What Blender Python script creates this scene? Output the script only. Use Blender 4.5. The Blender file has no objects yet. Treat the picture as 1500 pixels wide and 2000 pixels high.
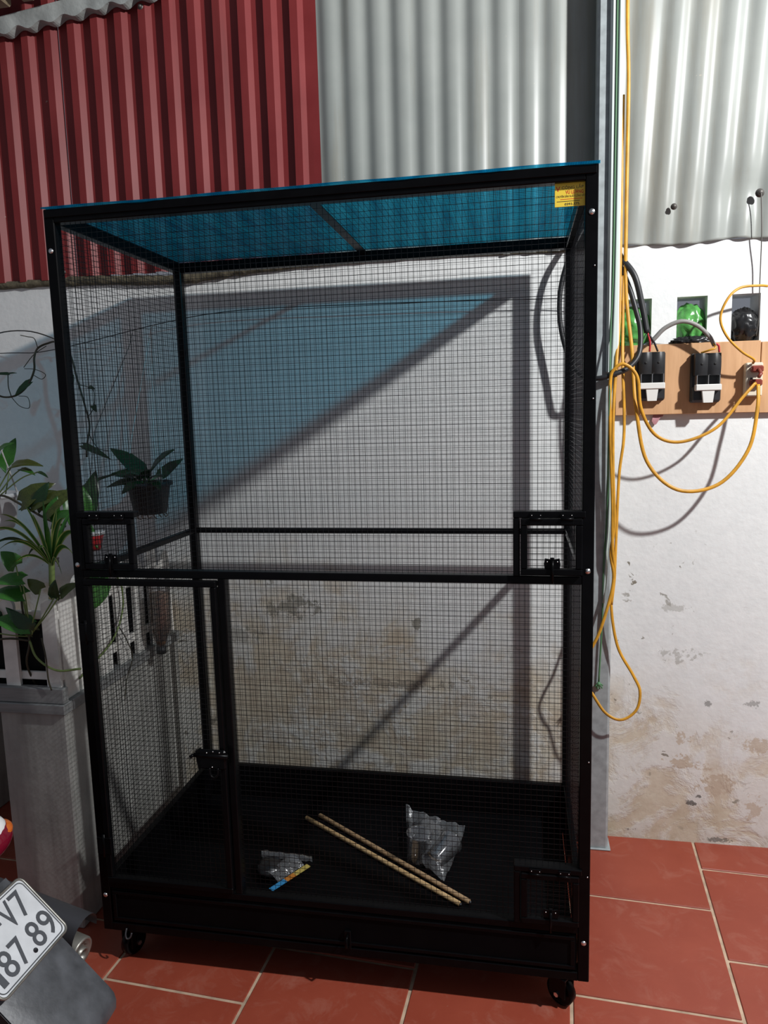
import bpy, bmesh, math, random
from mathutils import Vector, Matrix, noise

random.seed(7)
scene = bpy.context.scene
COL = scene.collection

# ------------------------------------------------------------------ camera
CAM_R = Vector((0.98336364, 0.17969436, -0.02656872))
CAM_U = Vector((0.00144406, 0.13852685, 0.99035763))
CAM_F = Vector((-0.18164216, 0.97392004, -0.13596277))
cam_data = bpy.data.cameras.new('camera')
cam_data.sensor_fit = 'HORIZONTAL'
cam_data.sensor_width = 36.0
cam_data.lens = 36.0 * 1437.1 / 1500.0
cam_data.clip_start = 0.02
cam = bpy.data.objects.new('camera', cam_data)
COL.objects.link(cam)
cam.matrix_world = Matrix(((CAM_R.x, CAM_U.x, -CAM_F.x, 1.04813),
                           (CAM_R.y, CAM_U.y, -CAM_F.y, -1.55775),
                           (CAM_R.z, CAM_U.z, -CAM_F.z, 1.38617),
                           (0, 0, 0, 1)))
scene.camera = cam

# ------------------------------------------------------------------ light
world = bpy.data.worlds.new('night_air')
scene.world = world
world.use_nodes = True
bg = world.node_tree.nodes['Background']
bg.inputs['Color'].default_value = (0.80, 0.86, 1.0, 1)
bg.inputs['Strength'].default_value = 0.185

lamp_data = bpy.data.lights.new('yard_lamp', 'POINT')
lamp_data.energy = 355
lamp_data.color = (0.985, 0.995, 1.0)
lamp_data.shadow_soft_size = 0.045
lamp = bpy.data.objects.new('yard_lamp', lamp_data)
COL.objects.link(lamp)
lamp.location = (2.82, -0.74, 2.865)

scene.view_settings.view_transform = 'Standard'
scene.view_settings.look = 'None'
scene.view_settings.gamma = 1.0
scene.view_settings.use_curve_mapping = False
scene.view_settings.exposure = 0.16

# ------------------------------------------------------------------ helpers
ORG = {}


class MB:
    """collects shapes into one mesh"""
    def __init__(self):
        self.v = []; self.f = []; self.sm = []; self.mi = []; self.m = 0

    def add(self, vs, fs, smooth=False):
        o = len(self.v)
        self.v += [Vector(p) for p in vs]
        for f in fs:
            self.f.append([i + o for i in f]); self.sm.append(smooth); self.mi.append(self.m)
        return self

    def box(self, x0, x1, y0, y1, z0, z1):
        vs = [(x0, y0, z0), (x1, y0, z0), (x1, y1, z0), (x0, y1, z0), (x0, y0, z1), (x1, y0, z1), (x1, y1, z1), (x0, y1, z1)]
        return self.add(vs, [(0, 3, 2, 1), (4, 5, 6, 7), (0, 1, 5, 4), (1, 2, 6, 5), (2, 3, 7, 6), (3, 0, 4, 7)])

    def bbox(self, x0, x1, y0, y1, z0, z1, b=0.002):
        """box with chamfered edges"""
        bm = bmesh.new()
        bmesh.ops.create_cube(bm, size=1.0)
        for v in bm.verts:
            v.co = Vector(((x0 + x1) / 2 + v.co.x * (x1 - x0), (y0 + y1) / 2 + v.co.y * (y1 - y0), (z0 + z1) / 2 + v.co.z * (z1 - z0)))
        b = min(b, 0.45 * min(x1 - x0, y1 - y0, z1 - z0))
        bmesh.ops.bevel(bm, geom=bm.edges[:], offset=b, segments=1, affect='EDGES', profile=0.5)
        self.bm(bm); return self

    def bm(self, bm, smooth=False):
        bm.verts.index_update()
        self.add([v.co.copy() for v in bm.verts], [[v.index for v in f.verts] for f in bm.faces], smooth)
        bm.free(); return self

    def xf(self, M, start=0):
        for i in range(start, len(self.v)):
            self.v[i] = M @ self.v[i]
        return self

    def prism(self, poly, y0, y1):
        """polygon in x,z extruded along y"""
        n = len(poly)
        vs = [(p[0], y0, p[1]) for p in poly] + [(p[0], y1, p[1]) for p in poly]
        fs = [list(range(n)), list(range(2 * n - 1, n - 1, -1))]
        for i in range(n):
            j = (i + 1) % n
            fs.append((i, i + n, j + n, j))
        return self.add(vs, fs)

    def tube(self, pts, r, seg=8, ry=None, smooth=True, caps=True):
        pts = [Vector(p) for p in pts]
        n = len(pts)
        rs = r if isinstance(r, (list, tuple)) else [r] * n
        t0 = (pts[1] - pts[0]).normalized()
        ref = Vector((0, 0, 1)) if abs(t0.z) < 0.9 else Vector((0, 1, 0))
        nrm = t0.cross(ref).normalized()
        vs = []; fs = []
        for i in range(n):
            a = pts[max(i - 1, 0)]; b = pts[min(i + 1, n - 1)]
            t = (b - a)
            t = t.normalized() if t.length > 1e-9 else t0
            nrm = (nrm - t * nrm.dot(t))
            nrm = nrm.normalized() if nrm.length > 1e-6 else t.orthogonal().normalized()
            bi = t.cross(nrm)
            q = rs[i]; q2 = q if ry is None else q * ry
            for k in range(seg):
                a_ = 2 * math.pi * k / seg
                vs.append(pts[i] + nrm * (q * math.cos(a_)) + bi * (q2 * math.sin(a_)))
        for i in range(n - 1):
            for k in range(seg):
                k2 = (k + 1) % seg
                fs.append((i * seg + k, i * seg + k2, (i + 1) * seg + k2, (i + 1) * seg + k))
        if caps:
            fs.append(list(range(seg - 1, -1, -1)))
            fs.append([(n - 1) * seg + k for k in range(seg)])
        return self.add(vs, fs, smooth)

    def lathe(self, prof, seg=24, M=None, smooth=True, caps=True):
        """profile [(r,z)] spun about z"""
        vs = []; fs = []
        for (r, z) in prof:
            for k in range(seg):
                a = 2 * math.pi * k / seg
                p = Vector((r * math.cos(a), r * math.sin(a), z))
                vs.append(M @ p if M else p)
        for i in range(len(prof) - 1):
            for k in range(seg):
                k2 = (k + 1) % seg
                fs.append((i * seg + k, i * seg + k2, (i + 1) * seg + k2, (i + 1) * seg + k))
        if caps:
            if prof[0][0] > 1e-5: fs.append(list(range(seg - 1, -1, -1)))
            if prof[-1][0] > 1e-5: fs.append([(len(prof) - 1) * seg + k for k in range(seg)])
        return self.add(vs, fs, smooth)

    def ball(self, c, r, seg=12, rings=8, s=(1, 1, 1), fn=None):
        vs = []; fs = []
        for i in range(rings + 1):
            th = math.pi * i / rings
            for k in range(seg):
                ph = 2 * math.pi * k / seg
                d = Vector((math.sin(th) * math.cos(ph), math.sin(th) * math.sin(ph), math.cos(th)))
                q = r if fn is None else r * fn(d)
                vs.append(Vector((c[0] + d.x * q * s[0], c[1] + d.y * q * s[1], c[2] + d.z * q * s[2])))
        for i in range(rings):
            for k in range(seg):
                k2 = (k + 1) % seg
                fs.append((i * seg + k, (i + 1) * seg + k, (i + 1) * seg + k2, i * seg + k2))
        return self.add(vs, fs, True)

    def grid(self, fn, nu, nv, smooth=True):
        """fn(u,v) for u,v in 0..1"""
        vs = [fn(i / nu, j / nv) for i in range(nu + 1) for j in range(nv + 1)]
        fs = []
        for i in range(nu):
            for j in range(nv):
                a = i * (nv + 1) + j
                fs.append((a, a + nv + 1, a + nv + 2, a + 1))
        return self.add(vs, fs, smooth)

    def mesh(self, name, off=Vector((0, 0, 0))):
        me = bpy.data.meshes.new(name)
        me.from_pydata([p - off for p in self.v], [], self.f)
        me.polygons.foreach_set('use_smooth', self.sm)
        me.polygons.foreach_set('material_index', self.mi)
        me.update()
        return me


def spline(pts, n=8):
    pts = [Vector(p) for p in pts]
    P = [pts[0] * 2 - pts[1]] + pts + [pts[-1] * 2 - pts[-2]]
    out = []
    for i in range(1, len(P) - 2):
        p0, p1, p2, p3 = P[i - 1], P[i], P[i + 1], P[i + 2]
        for k in range(n):
            t = k / n
            out.append(0.5 * ((2 * p1) + (p2 - p0) * t + (2 * p0 - 5 * p1 + 4 * p2 - p3) * t * t + (3 * p1 - p0 - 3 * p2 + p3) * t ** 3))
    out.append(pts[-1])
    return out


def tag(o, label=None, cat=None, group=None, kind=None):
    if label: o['label'] = label
    if cat: o['category'] = cat
    if group: o['group'] = group
    if kind: o['kind'] = kind
    return o


def thing(name, label, cat, loc, group=None, kind=None):
    o = bpy.data.objects.new(name, None)
    o.empty_display_size = 0.05
    COL.objects.link(o)
    o.location = loc
    ORG[o] = Vector(loc)
    return tag(o, label, cat, group, kind)


def obj(name, mb, mat, parent=None):
    """one mesh object from a builder whose points are in room coordinates"""
    if parent is None:
        xs = [p.x for p in mb.v]; ys = [p.y for p in mb.v]; zs = [p.z for p in mb.v]
        off = Vector(((min(xs) + max(xs)) / 2, (min(ys) + max(ys)) / 2, min(zs)))
    else:
        off = ORG[parent]
    o = bpy.data.objects.new(name, mb.mesh(name, off))
    COL.objects.link(o)
    for m in (mat if isinstance(mat, (list, tuple)) else [mat]):
        o.data.materials.append(m)
    if parent is None:
        o.location = off
    else:
        o.parent = parent
    ORG[o] = off
    return o


def inst(name, mesh, M, parent):
    """object sharing mesh data, placed by room matrix M under a parent"""
    o = bpy.data.objects.new(name, mesh)
    COL.objects.link(o)
    o.parent = parent
    o.matrix_basis = Matrix.Translation(-ORG[parent]) @ M
    ORG[o] = ORG[parent]
    return o


def text_mb(s, size, M, extrude=0.0004, bold=0.0):
    cu = bpy.data.curves.new('lettering', 'FONT')
    cu.body = s; cu.size = size; cu.extrude = extrude; cu.offset = bold
    cu.align_x = 'LEFT'; cu.resolution_u = 4
    t = bpy.data.objects.new('lettering', cu)
    COL.objects.link(t)
    dg = bpy.context.evaluated_depsgraph_get()
    me = bpy.data.meshes.new_from_object(t.evaluated_get(dg))
    mb = MB()
    mb.add([M @ v.co for v in me.vertices], [list(p.vertices) for p in me.polygons])
    w = max(v.co.x for v in me.vertices) if len(me.vertices) else 0
    bpy.data.objects.remove(t); bpy.data.curves.remove(cu); bpy.data.meshes.remove(me)
    return mb, w


# ------------------------------------------------------------------ materials
def newmat(name):
    m = bpy.data.materials.new(name); m.use_nodes = True
    nt = m.node_tree
    return m, nt, nt.nodes['Principled BSDF'], nt.nodes.new, nt.links.new


def simple(name, col, rough=0.5, metal=0.0, var=0.0, scale=20, bump=0.0, bscale=80, spec=None, coat=0.0):
    m, nt, b, N, L = newmat(name)
    b.inputs['Base Color'].default_value = (*col, 1)
    b.inputs['Roughness'].default_value = rough
    b.inputs['Metallic'].default_value = metal
    if spec is not None: b.inputs['Specular IOR Level'].default_value = spec
    if coat: b.inputs['Coat Weight'].default_value = coat; b.inputs['Coat Roughness'].default_value = 0.08
    tc = N('ShaderNodeTexCoord')
    if var > 0:
        n = N('ShaderNodeTexNoise'); n.inputs['Scale'].default_value = scale; n.inputs['Detail'].default_value = 6
        L(tc.outputs['Object'], n.inputs['Vector'])
        r = N('ShaderNodeMapRange')
        r.inputs['From Min'].default_value = 0.3; r.inputs['From Max'].default_value = 0.7
        r.inputs['To Min'].default_value = 1 - var; r.inputs['To Max'].default_value = 1 + var * 0.5
        L(n.outputs['Fac'], r.inputs['Value'])
        mx = N('ShaderNodeMix'); mx.data_type = 'RGBA'; mx.blend_type = 'MULTIPLY'; mx.inputs['Factor'].default_value = 1
        mx.inputs['A'].default_value = (*col, 1)
        L(r.outputs['Result'], mx.inputs['B'])
        L(mx.outputs['Result'], b.inputs['Base Color'])
    if bump > 0:
        n2 = N('ShaderNodeTexNoise'); n2.inputs['Scale'].default_value = bscale; n2.inputs['Detail'].default_value = 5
        L(tc.outputs['Object'], n2.inputs['Vector'])
        bp = N('ShaderNodeBump'); bp.inputs['Strength'].default_value = bump; bp.inputs['Distance'].default_value = 0.004
        L(n2.outputs['Fac'], bp.inputs['Height']); L(bp.outputs['Normal'], b.inputs['Normal'])
    return m


def ramp(nt, stops, interp='LINEAR'):
    r = nt.nodes.new('ShaderNodeValToRGB')
    r.color_ramp.interpolation = interp
    e = r.color_ramp.elements
    e[0].position, e[0].color = stops[0][0], (*stops[0][1], 1)
    e[1].position, e[1].color = stops[-1][0], (*stops[-1][1], 1)
    for p, c in stops[1:-1]:
        k = e.new(p); k.color = (*c, 1)
    return r


def mixc(nt, fac, a, b, mode='MIX'):
    m = nt.nodes.new('ShaderNodeMix'); m.data_type = 'RGBA'; m.blend_type = mode
    for s, v in (('Factor', fac), ('A', a), ('B', b)):
        if hasattr(v, 'is_linked') or hasattr(v, 'links'): nt.links.new(v, m.inputs[s])
        elif isinstance(v, (int, float)): m.inputs[s].default_value = v
        else: m.inputs[s].default_value = (*v, 1)
    return m.outputs['Result']


def mathn(nt, op, a, b=0.0, clamp=False):
    m = nt.nodes.new('ShaderNodeMath'); m.operation = op; m.use_clamp = clamp
    for i, v in enumerate((a, b)):
        if hasattr(v, 'links'): nt.links.new(v, m.inputs[i])
        else: m.inputs[i].default_value = v
    return m.outputs[0]


def noise_n(nt, vec, scale, detail=5, rough=0.55, dist=0.0):
    n = nt.nodes.new('ShaderNodeTexNoise')
    n.inputs['Scale'].default_value = scale; n.inputs['Detail'].default_value = detail
    n.inputs['Roughness'].default_value = rough; n.inputs['Distortion'].default_value = dist
    nt.links.new(vec, n.inputs['Vector'])
    return n.outputs['Fac']


def mrange(nt, v, a, b, c=0.0, d=1.0):
    m = nt.nodes.new('ShaderNodeMapRange'); m.clamp = True
    m.inputs['From Min'].default_value = a; m.inputs['From Max'].default_value = b
    m.inputs['To Min'].default_value = c; m.inputs['To Max'].default_value = d
    nt.links.new(v, m.inputs['Value'])
    return m.outputs['Result']


GREYF, TANF, DARKF = (0.24, 0.225, 0.18), (0.52, 0.43, 0.33), (0.10, 0.095, 0.085)
# x, z, half width, half height, colour, strength of each flaked or stained patch on the wall
FLAKES = [(0.30, 0.74, 0.10, 0.045, GREYF, 0.75), (0.718, 0.695, 0.022, 0.024, GREYF, 0.85), (0.12, 0.64, 0.08, 0.03, GREYF, 0.5),
          (0.58, 0.485, 0.26, 0.022, DARKF, 0.55), (0.40, 0.38, 0.36, 0.20, TANF, 0.55), (0.90, 0.34, 0.30, 0.14, TANF, 0.45),
          (1.575, 0.132, 0.020, 0.011, DARKF, 0.85), (1.598, 0.157, 0.011, 0.007, DARKF, 0.85), (1.55, 0.26, 0.085, 0.028, TANF, 0.9),
          (1.66, 0.20, 0.065, 0.045, TANF, 0.9), (1.77, 0.13, 0.05, 0.05, TANF, 0.8), (1.543, 0.35, 0.028, 0.022, TANF, 0.8), (1.78, 0.33, 0.05, 0.03, TANF, 0.8),
          (1.517, 0.765, 0.05, 0.014, GREYF, 0.4), (1.52, 0.62, 0.075, 0.028, GREYF, 0.45), (1.615, 0.462, 0.022, 0.012, DARKF, 0.6), (1.745, 0.466, 0.025, 0.012, DARKF, 0.5),
          (1.403, 0.030, 0.028, 0.008, DARKF, 0.7), (1.66, 0.016, 0.05, 0.010, DARKF, 0.7)]


def plaster():
    m, nt, b, N, L = newmat('limewashed_plaster')
    g = N('ShaderNodeNewGeometry')
    pos = g.outputs['Position']
    sep = N('ShaderNodeSeparateXYZ'); L(pos, sep.inputs[0])
    z = sep.outputs['Z']; x = sep.outputs['X']
    # damp stains: rise to about 0.9 m, taller toward the left
    big = noise_n(nt, pos, 3.2, 6, 0.6)
    fine = noise_n(nt, pos, 26, 6, 0.7)
    lim = mathn(nt, 'ADD', mathn(nt, 'MULTIPLY', mathn(nt, 'SUBTRACT', big, 0.5), 0.9), mrange(nt, x, 0.1, 1.7, 0.88, 0.44))
    low = mrange(nt, mathn(nt, 'SUBTRACT', lim, z), -0.06, 0.16)
    patch = mrange(nt, noise_n(nt, pos, 5.5, 8, 0.65, 0.4), 0.46, 0.56)
    white = mixc(nt, mrange(nt, fine, 0.3, 0.7), (0.70, 0.715, 0.705), (0.775, 0.785, 0.77))
    tan = mixc(nt, mrange(nt, noise_n(nt, pos, 12, 7, 0.7), 0.3, 0.7), (0.50, 0.40, 0.285), (0.69, 0.63, 0.50))
    c = mixc(nt, mathn(nt, 'MULTIPLY', low, mathn(nt, 'ADD', mathn(nt, 'MULTIPLY', patch, 0.65), 0.27)), white, tan)
    # flaked grey specks in the damp zone
    sp = mrange(nt, noise_n(nt, pos, 17, 8, 0.62, 0.5), 0.635, 0.655)
    midz = mathn(nt, 'MULTIPLY', mrange(nt, z, 1.05, 0.9), mrange(nt, noise_n(nt, pos, 2.4, 3), 0.45, 0.62))
    c = mixc(nt, mathn(nt, 'MULTIPLY', sp, midz), c, (0.21, 0.19, 0.15))
    # a greenish-yellow tide mark at the foot
    foot = mathn(nt, 'MULTIPLY', mrange(nt, z, 0.17, 0.0), mrange(nt, noise_n(nt, pos, 9, 6), 0.35, 0.7))
    c = mixc(nt, mathn(nt, 'MULTIPLY', foot, 0.75), c, (0.36, 0.30, 0.16))
    # faint grey streaks higher up
    st = mrange(nt, noise_n(nt, pos, 42, 8, 0.7), 0.68, 0.72)
    c = mixc(nt, mathn(nt, 'MULTIPLY', st, 0.35), c, (0.42, 0.41, 0.38))
    wob = noise_n(nt, pos, 22, 7, 0.7)
    wob2 = noise_n(nt, pos, 70, 6, 0.7)
    for (px, pz, rx, rz, col, k) in FLAKES:
        dx = mathn(nt, 'DIVIDE', mathn(nt, 'SUBTRACT', x, px), rx)
        dz = mathn(nt, 'DIVIDE', mathn(nt, 'SUBTRACT', z, pz), rz)
        d2 = mathn(nt, 'ADD', mathn(nt, 'MULTIPLY', dx, dx), mathn(nt, 'MULTIPLY', dz, dz))
        v_ = mathn(nt, 'ADD', mathn(nt, 'SUBTRACT', 0.62, mathn(nt, 'MULTIPLY', d2, 0.45)), mathn(nt, 'ADD', mathn(nt, 'MULTIPLY', mathn(nt, 'SUBTRACT', wob, 0.5), 3.2), mathn(nt, 'MULTIPLY', mathn(nt, 'SUBTRACT', wob2, 0.5), 1.8)))
        c = mixc(nt, mathn(nt, 'MULTIPLY', mrange(nt, v_, 0.40, 0.52), k), c, col)
    L(c, b.inputs['Base Color'])
    b.inputs['Roughness'].default_value = 0.85
    bp = N('ShaderNodeBump'); bp.inputs['Strength'].default_value = 0.5; bp.inputs['Distance'].default_value = 0.004
    h = mathn(nt, 'ADD', mathn(nt, 'MULTIPLY', noise_n(nt, pos, 60, 6), 0.5), mathn(nt, 'MULTIPLY', mathn(nt, 'MULTIPLY', low, patch), -0.8))
    L(h, bp.inputs['Height']); L(bp.outputs['Normal'], b.inputs['Normal'])
    return m


def tile_mat():
    m, nt, b, N, L = newmat('red_tile')
    g = N('ShaderNodeNewGeometry'); pos = g.outputs['Position']
    oi = N('ShaderNodeObjectInfo')
    c = mixc(nt, mrange(nt, noise_n(nt, pos, 6, 7, 0.65), 0.3, 0.7), (0.285, 0.050, 0.026), (0.345, 0.068, 0.037))
    c = mixc(nt, mathn(nt, 'MULTIPLY', oi.outputs['Random'], 0.3), c, (0.27, 0.052, 0.030))
    dust = mathn(nt, 'MULTIPLY', mrange(nt, noise_n(nt, pos, 11, 9, 0.75, 0.8), 0.52, 0.76), 0.34)
    c = mixc(nt, dust, c, (0.46, 0.22, 0.16))
    fleck = mrange(nt, noise_n(nt, pos, 60, 4, 0.6), 0.73, 0.76)
    c = mixc(nt, mathn(nt, 'MULTIPLY', fleck, 0.6), c, (0.60, 0.45, 0.38))
    L(c, b.inputs['Base Color'])
    L(mrange(nt, dust, 0.0, 0.4, 0.42, 0.62), b.inputs['Roughness'])
    return m


def sheet_mat(name, c1, c2, stain, rough, metal=0.0, spec=0.12):
    m, nt, b, N, L = newmat(name)
    b.inputs['Specular IOR Level'].default_value = spec
    g = N('ShaderNodeNewGeometry'); pos = g.outputs['Position']
    mp = N('ShaderNodeMapping'); mp.inputs['Scale'].default_value = (14, 14, 1.1); L(pos, mp.inputs['Vector'])
    c = mixc(nt, mrange(nt, noise_n(nt, pos, 5, 6), 0.3, 0.7), c1, c2)
    streak = mrange(nt, noise_n(nt, mp.outputs['Vector'], 1.0, 7, 0.65), 0.52, 0.75)
    c = mixc(nt, mathn(nt, 'MULTIPLY', streak, 0.55), c, stain)
    sc = mrange(nt, noise_n(nt, pos, 30, 6, 0.6), 0.735, 0.75)
    c = mixc(nt, mathn(nt, 'MULTIPLY', sc, 0.6), c, (0.5, 0.44, 0.36))
    L(c, b.inputs['Base Color'])
    b.inputs['Roughness'].default_value = rough; b.inputs['Metallic'].default_value = metal
    return m


def wood_mat(name, c1, c2, scale=(3, 40, 40), rough=0.55):
    m, nt, b, N, L = newmat(name)
    tc = N('ShaderNodeTexCoord')
    mp = N('ShaderNodeMapping'); mp.inputs['Scale'].default_value = scale; L(tc.outputs['Object'], mp.inputs['Vector'])
    c = mixc(nt, mrange(nt, noise_n(nt, mp.outputs['Vector'], 2, 7, 0.6, 0.3), 0.3, 0.7), c1, c2)
    L(c, b.inputs['Base Color']); b.inputs['Roughness'].default_value = rough
    return m


def concrete_mat():
    m, nt, b, N, L = newmat('bare_concrete')
    g = N('ShaderNodeNewGeometry'); pos = g.outputs['Position']
    c = mixc(nt, mrange(nt, noise_n(nt, pos, 7, 8, 0.65), 0.3, 0.7), (0.29, 0.29, 0.27), (0.45, 0.445, 0.415))
    mp = N('ShaderNodeMapping'); mp.inputs['Scale'].default_value = (30, 30, 3); L(pos, mp.inputs['Vector'])
    c = mixc(nt, mathn(nt, 'MULTIPLY', mrange(nt, noise_n(nt, mp.outputs['Vector'], 1, 6), 0.5, 0.75), 0.5), c, (0.15, 0.14, 0.125))
    L(c, b.inputs['Base Color']); b.inputs['Roughness'].default_value = 0.8
    bp = N('ShaderNodeBump'); bp.inputs['Strength'].default_value = 0.35; bp.inputs['Distance'].default_value = 0.004
    L(noise_n(nt, pos, 50, 7), bp.inputs['Height']); L(bp.outputs['Normal'], b.inputs['Normal'])
    return m


def mixv(nt, f, a, b):
    return mathn(nt, 'ADD', a, mathn(nt, 'MULTIPLY', f, b - a))


def net_mat():
    """knitted blue shade net: threads with open gaps between"""
    m, nt, b, N, L = newmat('blue_shade_net')
    tc = N('ShaderNodeTexCoord'); v = tc.outputs['Object']
    sep = N('ShaderNodeSeparateXYZ'); L(v, sep.inputs[0])
    sx = mathn(nt, 'PINGPONG', mathn(nt, 'MULTIPLY', sep.outputs['X'], 210), 0.5)
    sy = mathn(nt, 'PINGPONG', mathn(nt, 'MULTIPLY', sep.outputs['Y'], 130), 0.5)
    thread = mathn(nt, 'MAXIMUM', mrange(nt, sx, 0.19, 0.24), mrange(nt, sy, 0.14, 0.19))
    mp = N('ShaderNodeMapping'); mp.inputs['Scale'].default_value = (26, 2.5, 1); L(v, mp.inputs['Vector'])
    c = mixc(nt, mrange(nt, noise_n(nt, mp.outputs['Vector'], 1.5, 6, 0.6), 0.3, 0.7), (0.004, 0.10, 0.20), (0.014, 0.27, 0.40))
    c = mixc(nt, thread, (0.002, 0.04, 0.08), c)
    dif = N('ShaderNodeBsdfDiffuse'); L(c, dif.inputs['Color'])
    trl = N('ShaderNodeBsdfTranslucent'); L(c, trl.inputs['Color'])
    a = N('ShaderNodeMixShader'); a.inputs[0].default_value = 0.6
    L(dif.outputs[0], a.inputs[1]); L(trl.outputs[0], a.inputs[2])
    # light passing straight through thins out with the slant of its path through the knit
    g = N('ShaderNodeNewGeometry')
    dt = N('ShaderNodeVectorMath'); dt.operation = 'DOT_PRODUCT'
    L(g.outputs['Incoming'], dt.inputs[0]); L(g.outputs['Normal'], dt.inputs[1])
    cs = mathn(nt, 'MAXIMUM', mathn(nt, 'ABSOLUTE', dt.outputs['Value']), 0.08)
    keep = mathn(nt, 'POWER', mixv(nt, thread, 0.84, 0.68), mathn(nt, 'DIVIDE', 1.0, cs))
    gap = N('ShaderNodeBsdfTransparent'); gap.inputs['Color'].default_value = (0.11, 0.70, 1.0, 1)
    o = N('ShaderNodeMixShader'); L(keep, o.inputs[0])
    L(a.outputs[0], o.inputs[1]); L(gap.outputs[0], o.inputs[2])
    L(o.outputs[0], nt.nodes['Material Output'].inputs['Surface'])
    return m


def film_mat(name, tint, gloss=0.25, rough=0.12, milk=0.1, bump=0.6):
    """thin crumpled plastic film"""
    m, nt, b, N, L = newmat(name)
    tc = N('ShaderNodeTexCoord')
    bp = N('ShaderNodeBump'); bp.inputs['Strength'].default_value = bump; bp.inputs['Distance'].default_value = 0.006
    L(noise_n(nt, tc.outputs['Object'], 35, 4, 0.6, 1.0), bp.inputs['Height'])
    tr = N('ShaderNodeBsdfTransparent'); tr.inputs['Color'].default_value = (*tint, 1)
    gl = N('ShaderNodeBsdfGlossy'); gl.inputs['Roughness'].default_value = rough; L(bp.outputs['Normal'], gl.inputs['Normal'])
    di = N('ShaderNodeBsdfDiffuse'); di.inputs['Color'].default_value = (0.85, 0.87, 0.9, 1)
    a = N('ShaderNodeMixShader'); a.inputs[0].default_value = milk
    L(tr.outputs[0], a.inputs[1]); L(di.outputs[0], a.inputs[2])
    fr = N('ShaderNodeLayerWeight'); fr.inputs['Blend'].default_value = 0.35; L(bp.outputs['Normal'], fr.inputs['Normal'])
    o = N('ShaderNodeMixShader'); L(mathn(nt, 'MULTIPLY', mathn(nt, 'ADD', fr.outputs['Fresnel'], gloss * 0.4), gloss * 2.2, True), o.inputs[0])
    L(a.outputs[0], o.inputs[1]); L(gl.outputs[0], o.inputs[2])
    L(o.outputs[0], nt.nodes['Material Output'].inputs['Surface'])
    return m


def leaf_mat(name, c1, c2, vein=None):
    m, nt, b, N, L = newmat(name)
    tc = N('ShaderNodeTexCoord')
    oi = N('ShaderNodeObjectInfo')
    c = mixc(nt, mrange(nt, noise_n(nt, tc.outputs['Object'], 30, 4), 0.35, 0.65), c1, c2)
    c = mixc(nt, mathn(nt, 'MULTIPLY', oi.outputs['Random'], 0.5), c, c1)
    if vein:
        sep = N('ShaderNodeSeparateXYZ'); L(tc.outputs['UV'] if False else tc.outputs['Generated'], sep.inputs[0])
        e = mathn(nt, 'ABSOLUTE', mathn(nt, 'SUBTRACT', sep.outputs['X'], 0.5))
        c = mixc(nt, mrange(nt, e, 0.28, 0.36), c, vein)
    L(c, b.inputs['Base Color'])
    b.inputs['Roughness'].default_value = 0.32
    # a little light passes through the leaf
    tl = N('ShaderNodeBsdfTranslucent'); L(c, tl.inputs['Color'])
    o = N('ShaderNodeMixShader'); o.inputs[0].default_value = 0.22
    L(b.outputs[0], o.inputs[1]); L(tl.outputs[0], o.inputs[2])
    L(o.outputs[0], nt.nodes['Material Output'].inputs['Surface'])
    return m


M_PLASTER = plaster()
M_TILE = tile_mat()
M_GROUT = simple('sandy_grout', (0.55, 0.40, 0.28), 0.9, var=0.35, scale=25)
M_RED = sheet_mat('red_painted_sheet', (0.185, 0.022, 0.023), (0.235, 0.034, 0.034), (0.11, 0.018, 0.016), 0.45, 0.0, 0.25)
M_GREYSHEET = sheet_mat('galvanised_sheet', (0.265, 0.28, 0.262), (0.32, 0.335, 0.312), (0.22, 0.19, 0.135), 0.33, 0.0, 0.22)
M_GALV = simple('galvanised_steel', (0.34, 0.375, 0.38), 0.5, 0.1, var=0.22, scale=40)
M_FIBRE = simple('fibre_cement', (0.42, 0.44, 0.42), 0.85, var=0.35, scale=16, bump=0.3)
M_OLDWOOD = wood_mat('weathered_batten', (0.22, 0.17, 0.11), (0.36, 0.29, 0.19))
M_CONCRETE = concrete_mat()
M_GREYWOOD = wood_mat('grey_weathered_plank', (0.17, 0.175, 0.175), (0.27, 0.275, 0.27))
M_PICKET = simple('white_picket_paint', (0.78, 0.765, 0.72), 0.6, var=0.22, scale=18)
M_BLACK = simple('black_gloss_paint', (0.003, 0.003, 0.0035), 0.3, var=0.3, scale=30, spec=0.10)
M_WIRE = simple('black_coated_wire', (0.004, 0.004, 0.005), 0.25, spec=0.22)
M_TRAY = simple('black_tray_sheet', (0.003, 0.0032, 0.0038), 0.5, var=0.3, scale=14, spec=0.05)
M_CHROME = simple('zinc_screw', (0.75, 0.75, 0.75), 0.3, 1.0)
M_NET = net_mat()
M_YELLOW = simple('yellow_cable_sheath', (0.62, 0.30, 0.022), 0.45, var=0.25, scale=30)
M_BLKCABLE = simple('black_cable_sheath', (0.018, 0.018, 0.02), 0.45)
M_GREYCABLE = simple('grey_cable_sheath', (0.25, 0.24, 0.225), 0.55)
M_GREENWIRE = simple('green_wire_sheath', (0.08, 0.20, 0.09), 0.5)
M_PALECABLE = simple('pale_green_cable_sheath', (0.42, 0.50, 0.46), 0.5)
M_REDWIRE = simple('red_wire_sheath', (0.5, 0.03, 0.04), 0.45)
M_STEELWIRE = simple('dull_steel_wire', (0.13, 0.12, 0.11), 0.55, 0.6)
M_PVC = simple('pale_pvc', (0.62, 0.68, 0.65), 0.35)
M_PLY = wood_mat('plywood_board', (0.50, 0.27, 0.125), (0.62, 0.36, 0.185), (30, 30, 3), 0.6)
M_BAKELITE = simple('black_bakelite', (0.026, 0.026, 0.027), 0.3, var=0.3, scale=30)
M_WHITEPLASTIC = simple('white_plastic', (0.70, 0.69, 0.65), 0.4)
M_CREAM = simple('cream_plastic', (0.66, 0.60, 0.47), 0.4)
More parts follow.
